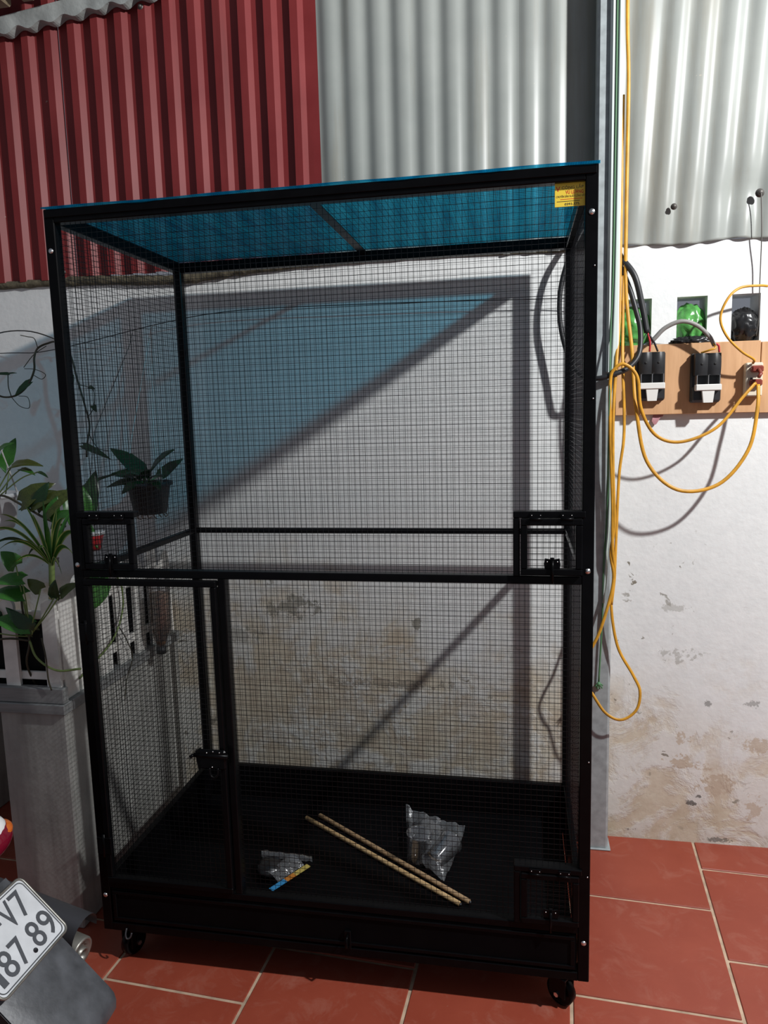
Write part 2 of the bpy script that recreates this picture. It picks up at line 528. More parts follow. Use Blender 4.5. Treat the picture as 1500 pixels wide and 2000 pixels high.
M_PLUGRED = simple('maroon_plug', (0.20, 0.035, 0.022), 0.35)
M_STICKER = simple('yellow_sticker', (0.86, 0.62, 0.06), 0.4)
M_INK = simple('black_print', (0.03, 0.025, 0.02), 0.5)
M_REDINK = simple('red_print', (0.62, 0.06, 0.02), 0.5)
M_DOWEL = wood_mat('bare_dowel', (0.47, 0.30, 0.135), (0.60, 0.41, 0.21), (3, 60, 60))
M_DOWEL2 = wood_mat('dusky_dowel', (0.33, 0.21, 0.11), (0.44, 0.29, 0.16), (3, 60, 60))
M_CLEAR = film_mat('clear_bag_film', (0.93, 0.94, 0.96), 0.22, 0.16, 0.10)
M_CUP = film_mat('clear_cup_plastic', (0.95, 0.95, 0.96), 0.32, 0.08, 0.03, 0.0)
M_GREENBAG = simple('green_bag_film', (0.10, 0.36, 0.085), 0.22, var=0.5, scale=25, bump=0.9, bscale=28)
M_BLACKBAG = simple('black_bag_film', (0.014, 0.014, 0.015), 0.25, bump=0.8, bscale=26)
M_LEAF = leaf_mat('pothos_leaf', (0.036, 0.15, 0.022), (0.065, 0.24, 0.035))
M_LEAFY = leaf_mat('yellowing_leaf', (0.055, 0.085, 0.014), (0.115, 0.14, 0.028))
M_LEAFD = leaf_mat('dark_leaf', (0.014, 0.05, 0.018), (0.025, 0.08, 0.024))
M_SPIDER = leaf_mat('striped_strap_leaf', (0.035, 0.15, 0.022), (0.06, 0.21, 0.03))
M_MARGIN = leaf_mat('pale_leaf_margin', (0.40, 0.46, 0.12), (0.52, 0.56, 0.22))
M_STEM = simple('green_stem', (0.17, 0.24, 0.07), 0.5)
M_STEMD = simple('brown_stem', (0.045, 0.04, 0.022), 0.6)
M_CANE = simple('pale_cane', (0.33, 0.30, 0.13), 0.6, var=0.4, scale=60)
M_POTW = simple('white_pot_plastic', (0.66, 0.68, 0.70), 0.35)
M_POTB = simple('black_pot_plastic', (0.022, 0.022, 0.024), 0.5)
M_POTR = simple('red_pot_plastic', (0.42, 0.025, 0.03), 0.35)
M_DARKBACK = simple('added_dark_backing', (0.008, 0.008, 0.008), 0.6, spec=0.1)  # near-black standing in for the shade inside the planter
M_SOIL = simple('potting_soil', (0.05, 0.032, 0.02), 0.95, bump=0.8, bscale=90)
M_ROOTS = simple('brown_root_fill', (0.20, 0.115, 0.065), 0.9, var=0.6, scale=70, bump=0.8, bscale=60)
M_BOTTLE = film_mat('clear_bottle_plastic', (0.90, 0.90, 0.92), 0.3, 0.08, 0.05, 0.3)
M_PLATE = simple('plate_white', (0.66, 0.68, 0.70), 0.35, var=0.12, scale=25)
M_PLATEINK = simple('plate_ink', (0.07, 0.075, 0.085), 0.45)
M_MUDGUARD = simple('grey_mudguard_plastic', (0.085, 0.09, 0.10), 0.42, var=0.45, scale=22, bump=0.15)
M_MUFFLER = simple('muffler_steel', (0.30, 0.29, 0.26), 0.4, 0.7, var=0.3, scale=30)
M_DARKSTEEL = simple('dark_shield_steel', (0.07, 0.07, 0.078), 0.4, 0.4)
M_TYRE = simple('tyre_rubber', (0.015, 0.015, 0.015), 0.8)
M_LENSW = simple('white_lens', (0.75, 0.75, 0.74), 0.15)
M_LENSO = simple('orange_lens', (0.55, 0.12, 0.015), 0.15)
M_LENSR = simple('red_lens', (0.16, 0.006, 0.02), 0.12)
M_MOSS = simple('mossy_mortar', (0.13, 0.11, 0.07), 0.95, var=0.6, scale=45, bump=0.9, bscale=70)
M_BLUEFOIL = simple('blue_foil', (0.04, 0.30, 0.62), 0.3)
M_ORANGEFOIL = simple('orange_foil', (0.60, 0.22, 0.03), 0.35)
M_YELLOWFOIL = simple('yellow_foil', (0.60, 0.47, 0.12), 0.35)
M_PINKTAPE = simple('torn_pink_tape', (0.42, 0.20, 0.22), 0.5)

# ------------------------------------------------------------------ floor
WY = 0.755
fl = MB().box(-2.6, 3.2, -2.2, WY + 0.10, -0.05, -0.0035)
floor = tag(obj('floor', fl, M_GROUT), 'red square floor tiles laid in staggered rows with sandy joints', kind='structure')
U = Vector((1, -0.06, 0)).normalized(); V = Vector((0.06, 1, 0)).normalized()
PU, PV, JT = 0.3785, 0.38, 0.0085
tile_me = MB().bbox(-PU / 2 + JT / 2, PU / 2 - JT / 2, -PV / 2 + JT / 2, PV / 2 - JT / 2, -0.012, 0.0, 0.0015).mesh('tile')
tile_me.materials.append(M_TILE)
for k in range(-7, 4):
    u0 = 1.54 + k * PU
    for j in range(-6, 4):
        v0 = 0.14 + j * PV + (0.19 if k % 2 == 0 else 0.0)
        c = U * (u0 + PU / 2) + V * (v0 + PV / 2)
        if c.x < -1.5 or c.x > 2.6 or c.y < -1.6 or c.y - PV / 2 > WY + 0.02: continue
        jig = random.uniform(-0.0006, 0.0006)
        M = Matrix.Translation((c.x, c.y, jig)) @ Matrix.Rotation(-0.06, 4, 'Z')
        inst('tile', tile_me, M, floor)

# ------------------------------------------------------------------ back wall with three vent openings
HOLES = [(1.335, 1.427), (1.497, 1.580), (1.646, 1.722)]
HZ0, HZ1 = 1.548, 1.690
w = MB()
w.box(-2.6, 3.2, WY, WY + 0.10, -0.04, HZ0)
w.box(-2.6, 3.2, WY, WY + 0.10, HZ1, 1.842)
xs = [-2.6] + [q for h in HOLES for q in h] + [3.2]
for i in range(0, len(xs), 2):
    w.box(xs[i], xs[i + 1], WY, WY + 0.10, HZ0, HZ1)
wall = tag(obj('wall_back', w, M_PLASTER), 'white limewashed plaster wall, stained and flaking toward the floor', kind='structure')

# mossy broken mortar along the wall's top edge, thick at the left
pts = spline([(-0.95, WY - 0.004, 1.842), (-0.5, WY - 0.006, 1.842), (-0.33, WY - 0.006, 1.840), (-0.05, WY - 0.008, 1.826), (0.10, WY - 0.008, 1.836),
              (0.25, WY - 0.006, 1.846), (0.56, WY - 0.004, 1.851), (1.19, WY - 0.002, 1.842)], 14)
rad = []
for p in pts:
    t = 0.016 if -0.45 < p.x < 0.12 else (0.013 if p.x <= -0.45 else max(0.007, 0.016 - (p.x - 0.12) * 0.012))
    rad.append(t * (1 + 0.35 * noise.noise(Vector((p.x * 30, 0, 3)))))
tag(obj('trim_1', MB().tube(pts, rad, 7), M_MOSS), 'mossy broken mortar edge along the top of the white wall', kind='structure')


# ------------------------------------------------------------------ corrugated sheets above the wall
def sheet(name, xs_prof, z0, z1, mat, label, cat, group, warp=None, nz=14):
    mb = MB()
    n = len(xs_prof)
    T = 0.0012
    for side in (0, 1):
        vs = []; fs = []
        for j in range(nz + 1):
            z = z0 + (z1 - z0) * (j / nz) ** 1.4
            for (x, y) in xs_prof:
                p = Vector((x, y + side * T, z))
                if warp: p = warp(p)
                vs.append(p)
        for j in range(nz):
            for i in range(n - 1):
                a = j * n + i
                fs.append((a, a + 1, a + n + 1, a + n) if side == 0 else (a, a + n, a + n + 1, a + 1))
        mb.add(vs, fs, mat is M_GREYSHEET)
    # bottom lip joins the two faces
    N2 = n * (nz + 1)
    for i in range(n - 1):
        mb.f.append([i, i + N2, i + 1 + N2, i + 1]); mb.sm.append(False); mb.mi.append(0)
    return tag(obj(name, mb, mat), label, cat, group)


def rib_profile(xa, xb, yv, pitch=0.081, depth=0.0165):
    out = []
    x = xa
    while x < xb - 1e-6:
        for dx, d in ((0, 0), (0.036, 0), (0.040, 1), (0.064, 1), (0.078, 0)):
            if x + dx <= xb: out.append((x + dx, yv - depth * d))
        x += pitch
    return out


def wave_profile(xa, xb, yv, pitch=0.0735, amp=0.0085, ph=0.0):
    n = int((xb - xa) / pitch * 12)
    out = []
    for i in range(n + 1):
        x = xa + (xb - xa) * i / n
        s = 1 - abs(math.cos(math.pi * (x - ph) / pitch)) ** 2.6
        out.append((x, yv - 1.15 * amp * s))
    return out


def red_warp(p):
    q = p.copy()
    q.y += 0.002 * noise.noise(Vector((p.x * 6, p.z * 2.5, 1.7)))
    q.z += 0.006 * noise.noise(Vector((p.x * 3, 9, 0))) if p.z < 1.9 else 0
    return q


def dent_warp(p):
    q = p.copy()
    d = math.exp(-((p.x - 1.66) / 0.06) ** 2 - ((p.z - 1.97) / 0.05) ** 2)
    q.y += 0.012 * d
    if p.z < 2.0: q.y += 0.004 * noise.noise(Vector((p.x * 9, p.z * 7, 4)))
    q.z += 0.009 * noise.noise(Vector((p.x * 7, 2, 5))) if p.z < 1.9 else 0
    q.x += 0.058 * (p.z - 1.84) * max(0.0, min(1.0, (p.x - 1.2) / 0.2))
    return q


rs1 = sheet('corrugated_sheet', rib_profile(-0.395, 0.452, 0.750), 1.853, 2.95, M_RED, 'dark red ribbed metal sheet above the cage, next to the grey sheets', 'metal sheet', 'metal sheets above the wall', red_warp)
rs2 = sheet('corrugated_sheet', rib_profile(-1.29, -0.37, 0.7535), 1.848, 2.95, M_RED, 'dark red ribbed metal sheet in the shaded upper left corner', 'metal sheet', 'metal sheets above the wall', red_warp)
gs1 = sheet('corrugated_sheet', wave_profile(0.447, 1.048, 0.7505, ph=0.01), 1.853, 2.95, M_GREYSHEET, 'wavy pale grey metal sheet between red sheets and steel post', 'metal sheet', 'metal sheets above the wall', red_warp)
gs2 = sheet('corrugated_sheet', wave_profile(1.00, 2.30, 0.7530, ph=0.01), 1.838, 2.95, M_GREYSHEET, 'wavy pale grey metal sheet right of the post, dented low', 'metal sheet', 'metal sheets above the wall', dent_warp, 40)


def roof_screw(sh, x, y, z, r=0.006):
    mb = MB().ball((x, y, z), r, 10, 6).lathe([(r * 1.5, -0.001), (r * 1.5, 0.001)], 12, Matrix.Translation((x, y + r * 0.7, z)) @ Matrix.Rotation(math.pi / 2, 4, 'X'))
    obj('roofing_screw', mb, M_STEELWIRE, sh)


roof_screw(gs2, 1.477, 0.728, 1.936); roof_screw(gs2, 1.702, 0.728, 1.956, 0.008)
roof_screw(rs1, -0.247, 0.731, 2.644); roof_screw(rs1, -0.101, 0.731, 2.642); roof_screw(rs2, -0.435, 0.735, 1.87)

# ------------------------------------------------------------------ roof edge in the upper left corner
rt = thing('fibre_cement_roof', 'mossy grey fibre cement roof edge in the upper left corner', 'roof', (-0.60, 0.50, 2.50))


def roof_low(x):
    return 2.603 + 0.10 * max(0.0, x + 0.565) + 0.007 * math.cos(2 * math.pi * (x + 0.02) / 0.081) + 0.004 * noise.noise(Vector((x * 17, 0, 0)))


def roof_face(u, v):
    x = -1.15 + 1.15 * u
    zt = 2.642 + 0.105 * max(0.0, x + 0.565)
    return Vector((x, 0.700 - 0.012 * v, roof_low(x) * (1 - v) + zt * v))


mb = MB().grid(roof_face, 170, 3)
mb.grid(lambda u, v: roof_face(u, 1) + Vector((0, 0.035 * v, 0)), 170, 1, False)
mb.grid(lambda u, v: roof_face(u, 0) + Vector((0, 0.033 * v, 0)), 170, 1, False)
obj('roof_sheet', mb, M_FIBRE, rt)
n0 = MB().bbox(-1.15, 0.0, 0.66, 0.70, 2.655, 2.68, 0.004)
obj('batten', n0.xf(Matrix.Translation((0, 0, 0.075)) @ Matrix.Rotation(-0.10, 4, 'Y')), M_OLDWOOD, rt)
for i in range(7):
    x = -0.86 + i * 0.083
    obj('lath', MB().bbox(x, x + 0.045, 0.60, 0.655, 2.64 + 0.105 * max(0.0, x + 0.565), 2.80, 0.006), M_OLDWOOD, rt)

# ------------------------------------------------------------------ steel post with cable trunking
sp = thing('steel_post', 'grey galvanised steel post standing against the wall beside the cage', 'post', (1.29, 0.705, 0))
obj('tube', MB().bbox(1.258, 1.318, 0.675, 0.733, 0.0, 2.95, 0.007), M_GALV, sp)
obj('base_plate', MB().bbox(1.250, 1.326, 0.668, 0.740, 0.0, 0.006, 0.002), M_GALV, sp)
pv = thing('cable_trunking', 'pale plastic cable trunking strip on the front of the steel post', 'trunking', (1.30, 0.66, 1.48))
obj('trunking_body', MB().bbox(1.291, 1.325, 0.663, 0.6748, 1.478, 2.95, 0.004), M_PVC, pv)
obj('trunking_ridge', MB().bbox(1.296, 1.303, 0.6605, 0.6635, 1.478, 2.95, 0.001), M_PVC, pv)

# ------------------------------------------------------------------ wire mesh panels
PITCH, WR = 0.0127, 0.00040


def mesh_panel(o, ua, ub, nu_len, nv_len, WR=WR):
    """wires along ub spaced along ua and the other way round; o is a corner"""
    mb = MB()
    o = Vector(o); ua = Vector(ua); ub = Vector(ub); n = ua.cross(ub)

    def bar(p, q, off):
        d = (q - p).normalized(); s = d.cross(n).normalized() * WR; t = n * WR
        p = p + n * off; q = q + n * off
        vs = [p - s - t, p + s - t, p + s + t, p - s + t, q - s - t, q + s - t, q + s + t, q - s + t]
        mb.add(vs, [(0, 1, 5, 4), (1, 2, 6, 5), (2, 3, 7, 6), (3, 0, 4, 7)])
    k = PITCH * 0.5
    while k < nu_len:
        j = random.uniform(-0.0004, 0.0004)
        bar(o + ua * (k + j), o + ua * (k - j) + ub * nv_len, WR)
        k += PITCH
    k = PITCH * 0.5
    while k < nv_len:
        j = random.uniform(-0.0004, 0.0004)
        bar(o + ub * (k + j), o + ub * (k - j) + ua * nu_len, -WR)
        k += PITCH
    return mb


X, Y, Z = Vector((1, 0, 0)), Vector((0, 1, 0)), Vector((0, 0, 1))

# ------------------------------------------------------------------ the cage
W, D, H, B, ZB = 1.2, 0.654, 1.852, 0.025, 0.092
ZM = 1.0215          # back and side middle rail
ZR = 0.230           # top of the tray surround
cage = thing('wire_mesh_cage', 'tall black metal cage of fine wire mesh standing on castors', 'cage', (0.6, 0.33, 0))
bv = 0.0018
for (x, y) in ((0, 0), (W - B, 0), (0, D - B), (W - B, D - B)):
    obj('post', MB().bbox(x, x + B, y, y + B, ZB, H, bv), M_BLACK, cage)
e = 0.0008
obj('top_rail', MB().bbox(B - e, W - B + e, 0.0, B, H - 0.030, H - 0.0005, bv), M_BLACK, cage)
obj('top_rail', MB().bbox(B - e, W - B + e, D - B, D, H - 0.030, H - 0.0005, bv), M_BLACK, cage)
for x in (0, W - B):
    obj('top_rail', MB().bbox(x, x + B, B - e, D - B + e, H - 0.030, H - 0.0005, bv), M_BLACK, cage)
# front lip that holds the roof mesh
obj('roof_lip', MB().bbox(0.004, W - 0.004, -0.0035, 0.0005, H - 0.019, H - 0.001, 0.001), M_BLACK, cage)
obj('middle_rail', MB().bbox(B - e, W - B + e, 0.0, B, 1.013, 1.031, bv), M_BLACK, cage)
obj('middle_rail', MB().bbox(B - e, W - B + e, D - B + 0.003, D - 0.003, ZM - 0.008, ZM + 0.008, bv), M_BLACK, cage)
for x in (0, W - B):
    obj('middle_rail', MB().bbox(x + 0.003, x + B - 0.003, B - e, D - B + e, ZM - 0.008, ZM + 0.008, bv), M_BLACK, cage)
obj('roof_crossbar', MB().bbox(0.588, 0.613, B - e, D - B + e, H - 0.0095, H - 0.0062, 0.0006), M_BLACK, cage)
# bottom frame and tray surround
for (a, b_, c, d) in ((B - e, W - B + e, 0, B), (B - e, W - B + e, D - B, D), (0, B, B - e, D - B + e), (W - B, W, B - e, D - B + e)):
    obj('bottom_rail', MB().bbox(a, b_, c, d, ZB, ZB + 0.022, bv), M_BLACK, cage)
obj('front_sill', MB().bbox(B - e, W - B + e, 0.0, B, 0.209, ZR - 0.003, bv), M_BLACK, cage)
obj('tray_side', MB().bbox(B - e, W - B + e, D - 0.021, D - 0.004, ZB + 0.021, ZR, bv), M_BLACK, cage)
obj('tray_side', MB().bbox(0.004, 0.021, B - e, D - B + e, ZB + 0.021, ZR, bv), M_BLACK, cage)
obj('tray_side', MB().bbox(W - 0.021, W - 0.004, B - e, D - B + e, ZB + 0.021, ZR, bv), M_BLACK, cage)
dr = obj('tray_drawer', MB().bbox(B + 0.003, W - B - 0.003, 0.002, 0.020, 0.1165, 0.2065, bv)
         .bbox(B + 0.003, W - B - 0.003, 0.020, D - B - 0.002, 0.1165, 0.1205, 0.0005), M_TRAY, cage)
# raised border on the drawer front
for (a, b_, c, d) in ((0.032, 1.168, 0.193, 0.202), (0.032, 1.168, 0.121, 0.130), (0.032, 0.041, 0.130, 0.193), (1.159, 1.168, 0.130, 0.193)):
    obj('drawer_border', MB().bbox(a, b_, -0.0015, 0.003, c, d, 0.001), M_BLACK, dr)
hb = MB().bbox(0.634, 0.650, -0.004, 0.002, 0.112, 0.160, 0.001)
hb.tube([(0.642, -0.004, 0.150), (0.642, -0.014, 0.147), (0.642, -0.016, 0.126), (0.642, -0.006, 0.120)], 0.003, 8)
obj('drawer_latch', hb, M_BLACK, dr)
obj('glint_curl', MB().tube(spline([(0.064, -0.001, 0.102), (0.064, -0.008, 0.090), (0.068, -0.010, 0.080), (0.076, -0.008, 0.083), (0.080, -0.006, 0.094)], 5), 0.0022, 6), M_DARKSTEEL, cage)  # the left castor's glint, shaped as a small curl of steel

# mesh panels (fine wires, one part for each panel)
YF = 0.014


def panel(mb, parent=cage, name='wire_mesh'):
    return tag(obj(name, mb, M_WIRE, parent), kind='stuff')


panel(mesh_panel((B, YF, 1.031), X, Z, W - 2 * B, H - 0.030 - 1.031))          # front, upper
panel(mesh_panel((0.3795, YF, ZR), X, Z, W - B - 0.3795, 1.013 - ZR))          # front, lower
panel(mesh_panel((B, D - 0.012, ZR), X, Z, W - 2 * B, H - 0.030 - ZR, 0.00030))         # back
panel(mesh_panel((0.012, B, ZR), Y, Z, D - 2 * B, H - 0.030 - ZR))             # left
panel(mesh_panel((W - 0.012, B, ZR), Y, Z, D - 2 * B, H - 0.030 - ZR, 0.00030))         # right
panel(mesh_panel((B, B, H - 0.004), X, Y, W - 2 * B, D - 2 * B, 0.00030))               # roof

# screws on the front posts
for z in (1.762, 1.043, 0.189):
    for x in (0.0125, W - 0.0125):
        mb = MB().ball((x, -0.0008, z), 0.0042, 10, 6, (1, 0.55, 1)).lathe([(0.0058, 0), (0.0058, 0.0012)], 12, Matrix.Translation((x, 0, z)) @ Matrix.Rotation(math.pi / 2, 4, 'X'))
        tag(obj('screw', mb, M_CHROME, cage), 'bright zinc screw')
for z in (0.35, 0.62, 1.40, 1.66):
    obj('rivet', MB().ball((W - 0.006, -0.0002, z), 0.0018, 8, 5), M_CHROME, cage)


def latch(x, z, parent, s=1.0):
    """hasp plate with a turning tongue and a padlock eye"""
    mb = MB()
    for sx in (-1, 1):
        mb.prism([(x + sx * 0.004 * s, z + 0.022 * s), (x + sx * 0.015 * s, z + 0.024 * s), (x + sx * 0.017 * s, z + 0.012 * s), (x + sx * 0.015 * s, z - 0.004 * s), (x + sx * 0.004 * s, z - 0.010 * s)], -0.0045, -0.001)
    mb.bbox(x - 0.004 * s, x + 0.004 * s, -0.007, -0.001, z - 0.020 * s, z + 0.026 * s, 0.001)
    o = obj('latch', mb, M_BLACK, parent)
    obj('bolt', MB().tube([(x, -0.010, z + 0.020 * s), (x, -0.012, z), (x, -0.010, z - 0.028 * s)], 0.003 * s, 8), M_BLACK, o)
    for sx in (-1, 1):
        obj('rivet', MB().ball((x + sx * 0.0105 * s, -0.0048, z + 0.017 * s), 0.0016, 8, 5), M_CHROME, o)
    return o


def feeder(x0, x1, z0, z1):
    fr = MB()
    t = 0.014
    fr.bbox(x0, x1, -0.006, 0.022, z1 - t, z1, bv).bbox(x0, x0 + t, -0.006, 0.022, z0, z1 - t, bv)
    fo = obj('feeder_frame', fr, M_BLACK, cage)
    a, b_, c, d = x0 + t + 0.0015, x1 - 0.006, z0 + 0.003, z1 - t - 0.0015
    t2 = 0.014
    dm = MB().bbox(a, b_, -0.009, 0.008, d - t2, d, bv).bbox(a, b_, -0.009, 0.008, c, c + t2, bv)
    dm.bbox(a, a + t2, -0.009, 0.008, c + t2, d - t2, bv).bbox(b_ - t2, b_, -0.009, 0.008, c + t2, d - t2, bv)
    do = obj('feeder_door', dm, M_BLACK, cage)
    panel(mesh_panel((a + t2, -0.001, c + t2), X, Z, b_ - a - 2 * t2, d - c - 2 * t2), do)
    for hx in (0.25, 0.75):
        x = a + (b_ - a) * hx
        hg = MB().tube([(x - 0.013, -0.0105, d), (x + 0.013, -0.0105, d)], 0.0028, 8)
        hg.bbox(x - 0.013, x + 0.013, -0.0105, -0.0065, d - 0.012, d + 0.012, 0.0006)
        h_ = obj('hinge', hg, M_BLACK, do)
        for q in (-0.009, 0.009):
            obj('rivet', MB().ball((x + q, -0.0110, d + 0.008), 0.0012, 8, 5), M_CHROME, h_)
    latch((a + b_) / 2 + 0.002, c + 0.012, do, 1.0)


feeder(0.022, 0.170, 1.031, 1.170)
feeder(1.034, 1.182, 1.031, 1.170)
feeder(1.034, 1.182, 0.2275, 0.368)

# the tall lower door and the stile it closes against
obj('door_stile', MB().bbox(0.3635, 0.3805, 0.0, B, ZR - 0.004, 1.014, bv), M_BLACK, cage)
a, b_, c, d, t2 = 0.028, 0.361, 0.2315, 1.0095, 0.0145
dm = MB().bbox(a, b_, -0.010, 0.008, d - t2, d, bv).bbox(a, b_, -0.010, 0.008, c, c + t2, bv)
dm.bbox(a, a + t2, -0.010, 0.008, c + t2, d - t2, bv).bbox(b_ - t2, b_, -0.010, 0.008, c + t2, d - t2, bv)
door = obj('door', dm, M_BLACK, cage)
panel(mesh_panel((a + t2, 0.001, c + t2), X, Z, b_ - a - 2 * t2, d - c - 2 * t2), door)
for z in (0.33, 0.88):
    obj('hinge', MB().tube([(0.0265, -0.009, z - 0.03), (0.0265, -0.009, z + 0.03)], 0.0035, 8).bbox(0.008, 0.046, -0.0115, -0.0005, z - 0.022, z + 0.022, 0.001), M_BLACK, door)
lk = MB().bbox(0.298, 0.366, -0.020, -0.009, 0.556, 0.604, 0.004)
lk.tube([(0.286, -0.018, 0.590), (0.372, -0.018, 0.590)], 0.0055, 10)
lk.prism([(0.290, 0.600), (0.302, 0.607), (0.304, 0.560), (0.296, 0.553)], -0.019, -0.010)
lo = obj('door_lock', lk, M_BLACK, door)
obj('bolt_knob', MB().tube([(0.287, -0.018, 0.590), (0.280, -0.026, 0.588)], 0.004, 8), M_BLACK, lo)
for (x, z) in ((0.320, 0.598), (0.336, 0.602), (0.332, 0.563), (0.352, 0.600)):
    obj('rivet', MB().ball((x, -0.0205, z), 0.0017, 8, 5), M_CHROME, lo)
obj('padlock_shackle', MB().tube(spline([(0.326, -0.022, 0.562), (0.328, -0.024, 0.545), (0.338, -0.024, 0.538), (0.346, -0.024, 0.546), (0.347, -0.022, 0.562)], 5), 0.0025, 8), M_BLACK, lo)

# castors
for (x, y, ang) in ((1.150, 0.035, 55), (0.05, 0.035, -20), (1.150, 0.62, 20), (0.05, 0.62, -10)):
    SW = Matrix.Translation((x, y, 0)) @ Matrix.Rotation(math.radians(ang), 4, 'Z') @ Matrix.Translation((-x, -y + 0.010, 0))
    br = MB().bbox(x - 0.034, x + 0.034, y - 0.030, y + 0.030, 0.0865, 0.0915, 0.001)
    br.bbox(x - 0.020, x - 0.014, y - 0.022, y + 0.022, 0.028, 0.088, 0.002).bbox(x + 0.014, x + 0.020, y - 0.022, y + 0.022, 0.028, 0.088, 0.002)
    br.bbox(x - 0.020, x + 0.020, y - 0.020, y + 0.020, 0.076, 0.087, 0.003)
    co = obj('castor', br.xf(SW), M_BLACK, cage)
    wr = 0.034
    R90 = SW @ Matrix.Translation((x, y, wr)) @ Matrix.Rotation(math.pi / 2, 4, 'Y')
    obj('wheel', MB().lathe([(0.0, -0.013), (0.012, -0.013), (0.014, -0.0105), (0.026, -0.0105), (0.030, -0.012), (wr, -0.008), (wr, 0.008), (0.030, 0.012), (0.026, 0.0105), (0.014, 0.0105), (0.012, 0.013), (0.0, 0.013)], 28, R90), M_BLACK, co)
    obj('axle_bolt', MB().lathe([(0.006, -0.024), (0.006, 0.024)], 6, R90, False), M_CHROME, co)

# maker's sticker
st = MB().bbox(1.117, 1.178, 0.0105, 0.0120, 1.7775, 1.8225, 0.0003)
sk = tag(obj('sticker', st, M_STICKER, cage), 'yellow printed sticker in the upper right corner')


def print_line(s, size, x, z, mat, wmax=None, bold=0.0):
    M0 = Matrix.Translation((x, 0.0104, z)) @ Matrix.Rotation(math.pi / 2, 4, 'X')
    mb, wd = text_mb(s, size, M0, 0.0001, bold)
    if wmax:
        k = wmax / wd
        for p in mb.v: p.x = x + (p.x - x) * k
    obj('lettering', mb, mat, sk)


print_line('V', 0.0125, 1.1195, 1.8070, M_REDINK, None, 0.0003)
print_line('CÔNG LẮP', 0.0075, 1.130, 1.8108, M_INK, 0.042)
print_line('VŨ LƯƠNG', 0.0090, 1.138, 1.8015, M_REDINK, 0.034, 0.0002)
print_line('CHUYÊN SẢN XUẤT LỒNG SẮT', 0.0055, 1.1195, 1.7950, M_INK, 0.056)
print_line('0393.575.', 0.0062, 1.136, 1.7800, M_INK, 0.030, 0.0001)
for (x0, x1, z, m_) in ((1.128, 1.170, 1.7910, M_REDINK), (1.121, 1.165, 1.7870, M_INK)):
    obj('printed_rule', MB().box(x0, x1, 0.01035, 0.0106, z, z + 0.0011), m_, sk)

# ------------------------------------------------------------------ shade net spread over the cage roof
nt_ = MB()


def net_fn(u, v):
    x = -0.002 + 1.204 * u; y = -0.004 + 0.652 * v
    z = H + 0.0040 + 0.0025 * noise.noise(Vector((x * 5, y * 6, 0.3)))
    cx = min(abs(x), abs(x - 0.6), abs(x - 1.2)); cy = min(abs(y), abs(y - 0.654))
    ed = min(1.0, cy / 0.1)
    z -= 0.0 * cx
    z += 0.004 * ed * (0.5 + 0.5 * math.sin(x * 9 + y * 4))
    return Vector((x, y, z))


nt_.grid(net_fn, 60, 34)
# hem folded over the front and back rails
nt_.grid(lambda u, v: net_fn(u, 0) + Vector((0, -0.0012 * v, -(0.004 + 0.003 * math.sin(u * 40)) * v)), 60, 2)
tag(obj('shade_net', nt_, M_NET), 'blue woven shade net spread over the top of the cage', 'shade net')

# ------------------------------------------------------------------ things lying in the cage tray
TZ = 0.1205


def dowel(p, q, r, mat, label):
    p = Vector((p[0], p[1], TZ + r)); q = Vector((q[0], q[1], TZ + r))
    d = thing('wooden_dowel', label, 'dowel', ((p.x + q.x) / 2, (p.y + q.y) / 2, TZ), 'perch dowels in the cage tray')
    n = (q - p).normalized()
    obj('rod', MB().tube([p, p + n * 0.002, q - n * 0.002, q], [r * 0.8, r, r, r * 0.8], 14), mat, d)
    for e_, s_ in ((p, -1), (q, 1)):
        obj('end_screw', MB().tube([e_ + n * s_ * -0.001, e_ + n * s_ * 0.004], 0.003, 8), M_DARKSTEEL, d)


dowel((0.386, 0.518), (0.895, 0.178), 0.0065, M_DOWEL, 'pale wooden perch dowel, the nearer of two in the tray')
dowel((0.424, 0.538), (0.919, 0.190), 0.0065, M_DOWEL2, 'darker wooden perch dowel, the farther of two in the tray')

# clear bag with two plastic cups


def cup(c, axis, rot, label):
    M0 = Matrix.Translation(c) @ rot
    o = thing('plastic_cup', label, 'cup', (c[0], c[1], TZ), 'clear cups in the bag')
    obj('cup_wall', MB().lathe([(0.026, 0.0), (0.027, 0.002), (0.036, 0.085), (0.0385, 0.087), (0.0385, 0.090), (0.0345, 0.088), (0.0255, 0.003), (0.0, 0.003)], 28, M0, True, False), M_CUP, o)


cup((0.765, 0.345, TZ + 0.002), None, Matrix.Rotation(math.radians(4), 4, 'Y'), 'upright clear plastic cup at the left of the bag')
cup((0.815, 0.300, TZ + 0.040), None, Matrix.Rotation(math.radians(-24), 4, 'Z') @ Matrix.Rotation(math.radians(-83), 4, 'X'), 'clear plastic cup lying on its side inside the bag')


def bag_fn(u, v):
    # u along the bag from bottom corner (near) to the open mouth (far), v across
    a = Vector((0.845, 0.262, 0)); b0 = Vector((0.735, 0.335, 0)); c0 = Vector((0.700, 0.545, 0)); d0 = Vector((0.885, 0.500, 0))
    p = (a * (1 - v) + b0 * v) * (1 - u) + (d0 * (1 - v) + c0 * v) * u
    hump = math.sin(math.pi * min(1, max(0, v))) * math.sin(math.pi * min(1.0, u * 1.15 + 0.02)) if u < 0.87 else 0
    z = TZ + 0.006 + 0.088 * max(0, hump) ** 0.6
    z += 0.010 * noise.noise(Vector((u * 7, v * 7, 1.3))) + 0.004 * noise.noise(Vector((u * 22, v * 22, 7)))
    if u > 0.80: z += (u - 0.80) * 0.16 * (0.6 + 0.7 * v)
    if v > 0.93 and u > 0.5: z += 0.01
    return Vector((p.x, p.y, max(z, TZ + 0.002)))


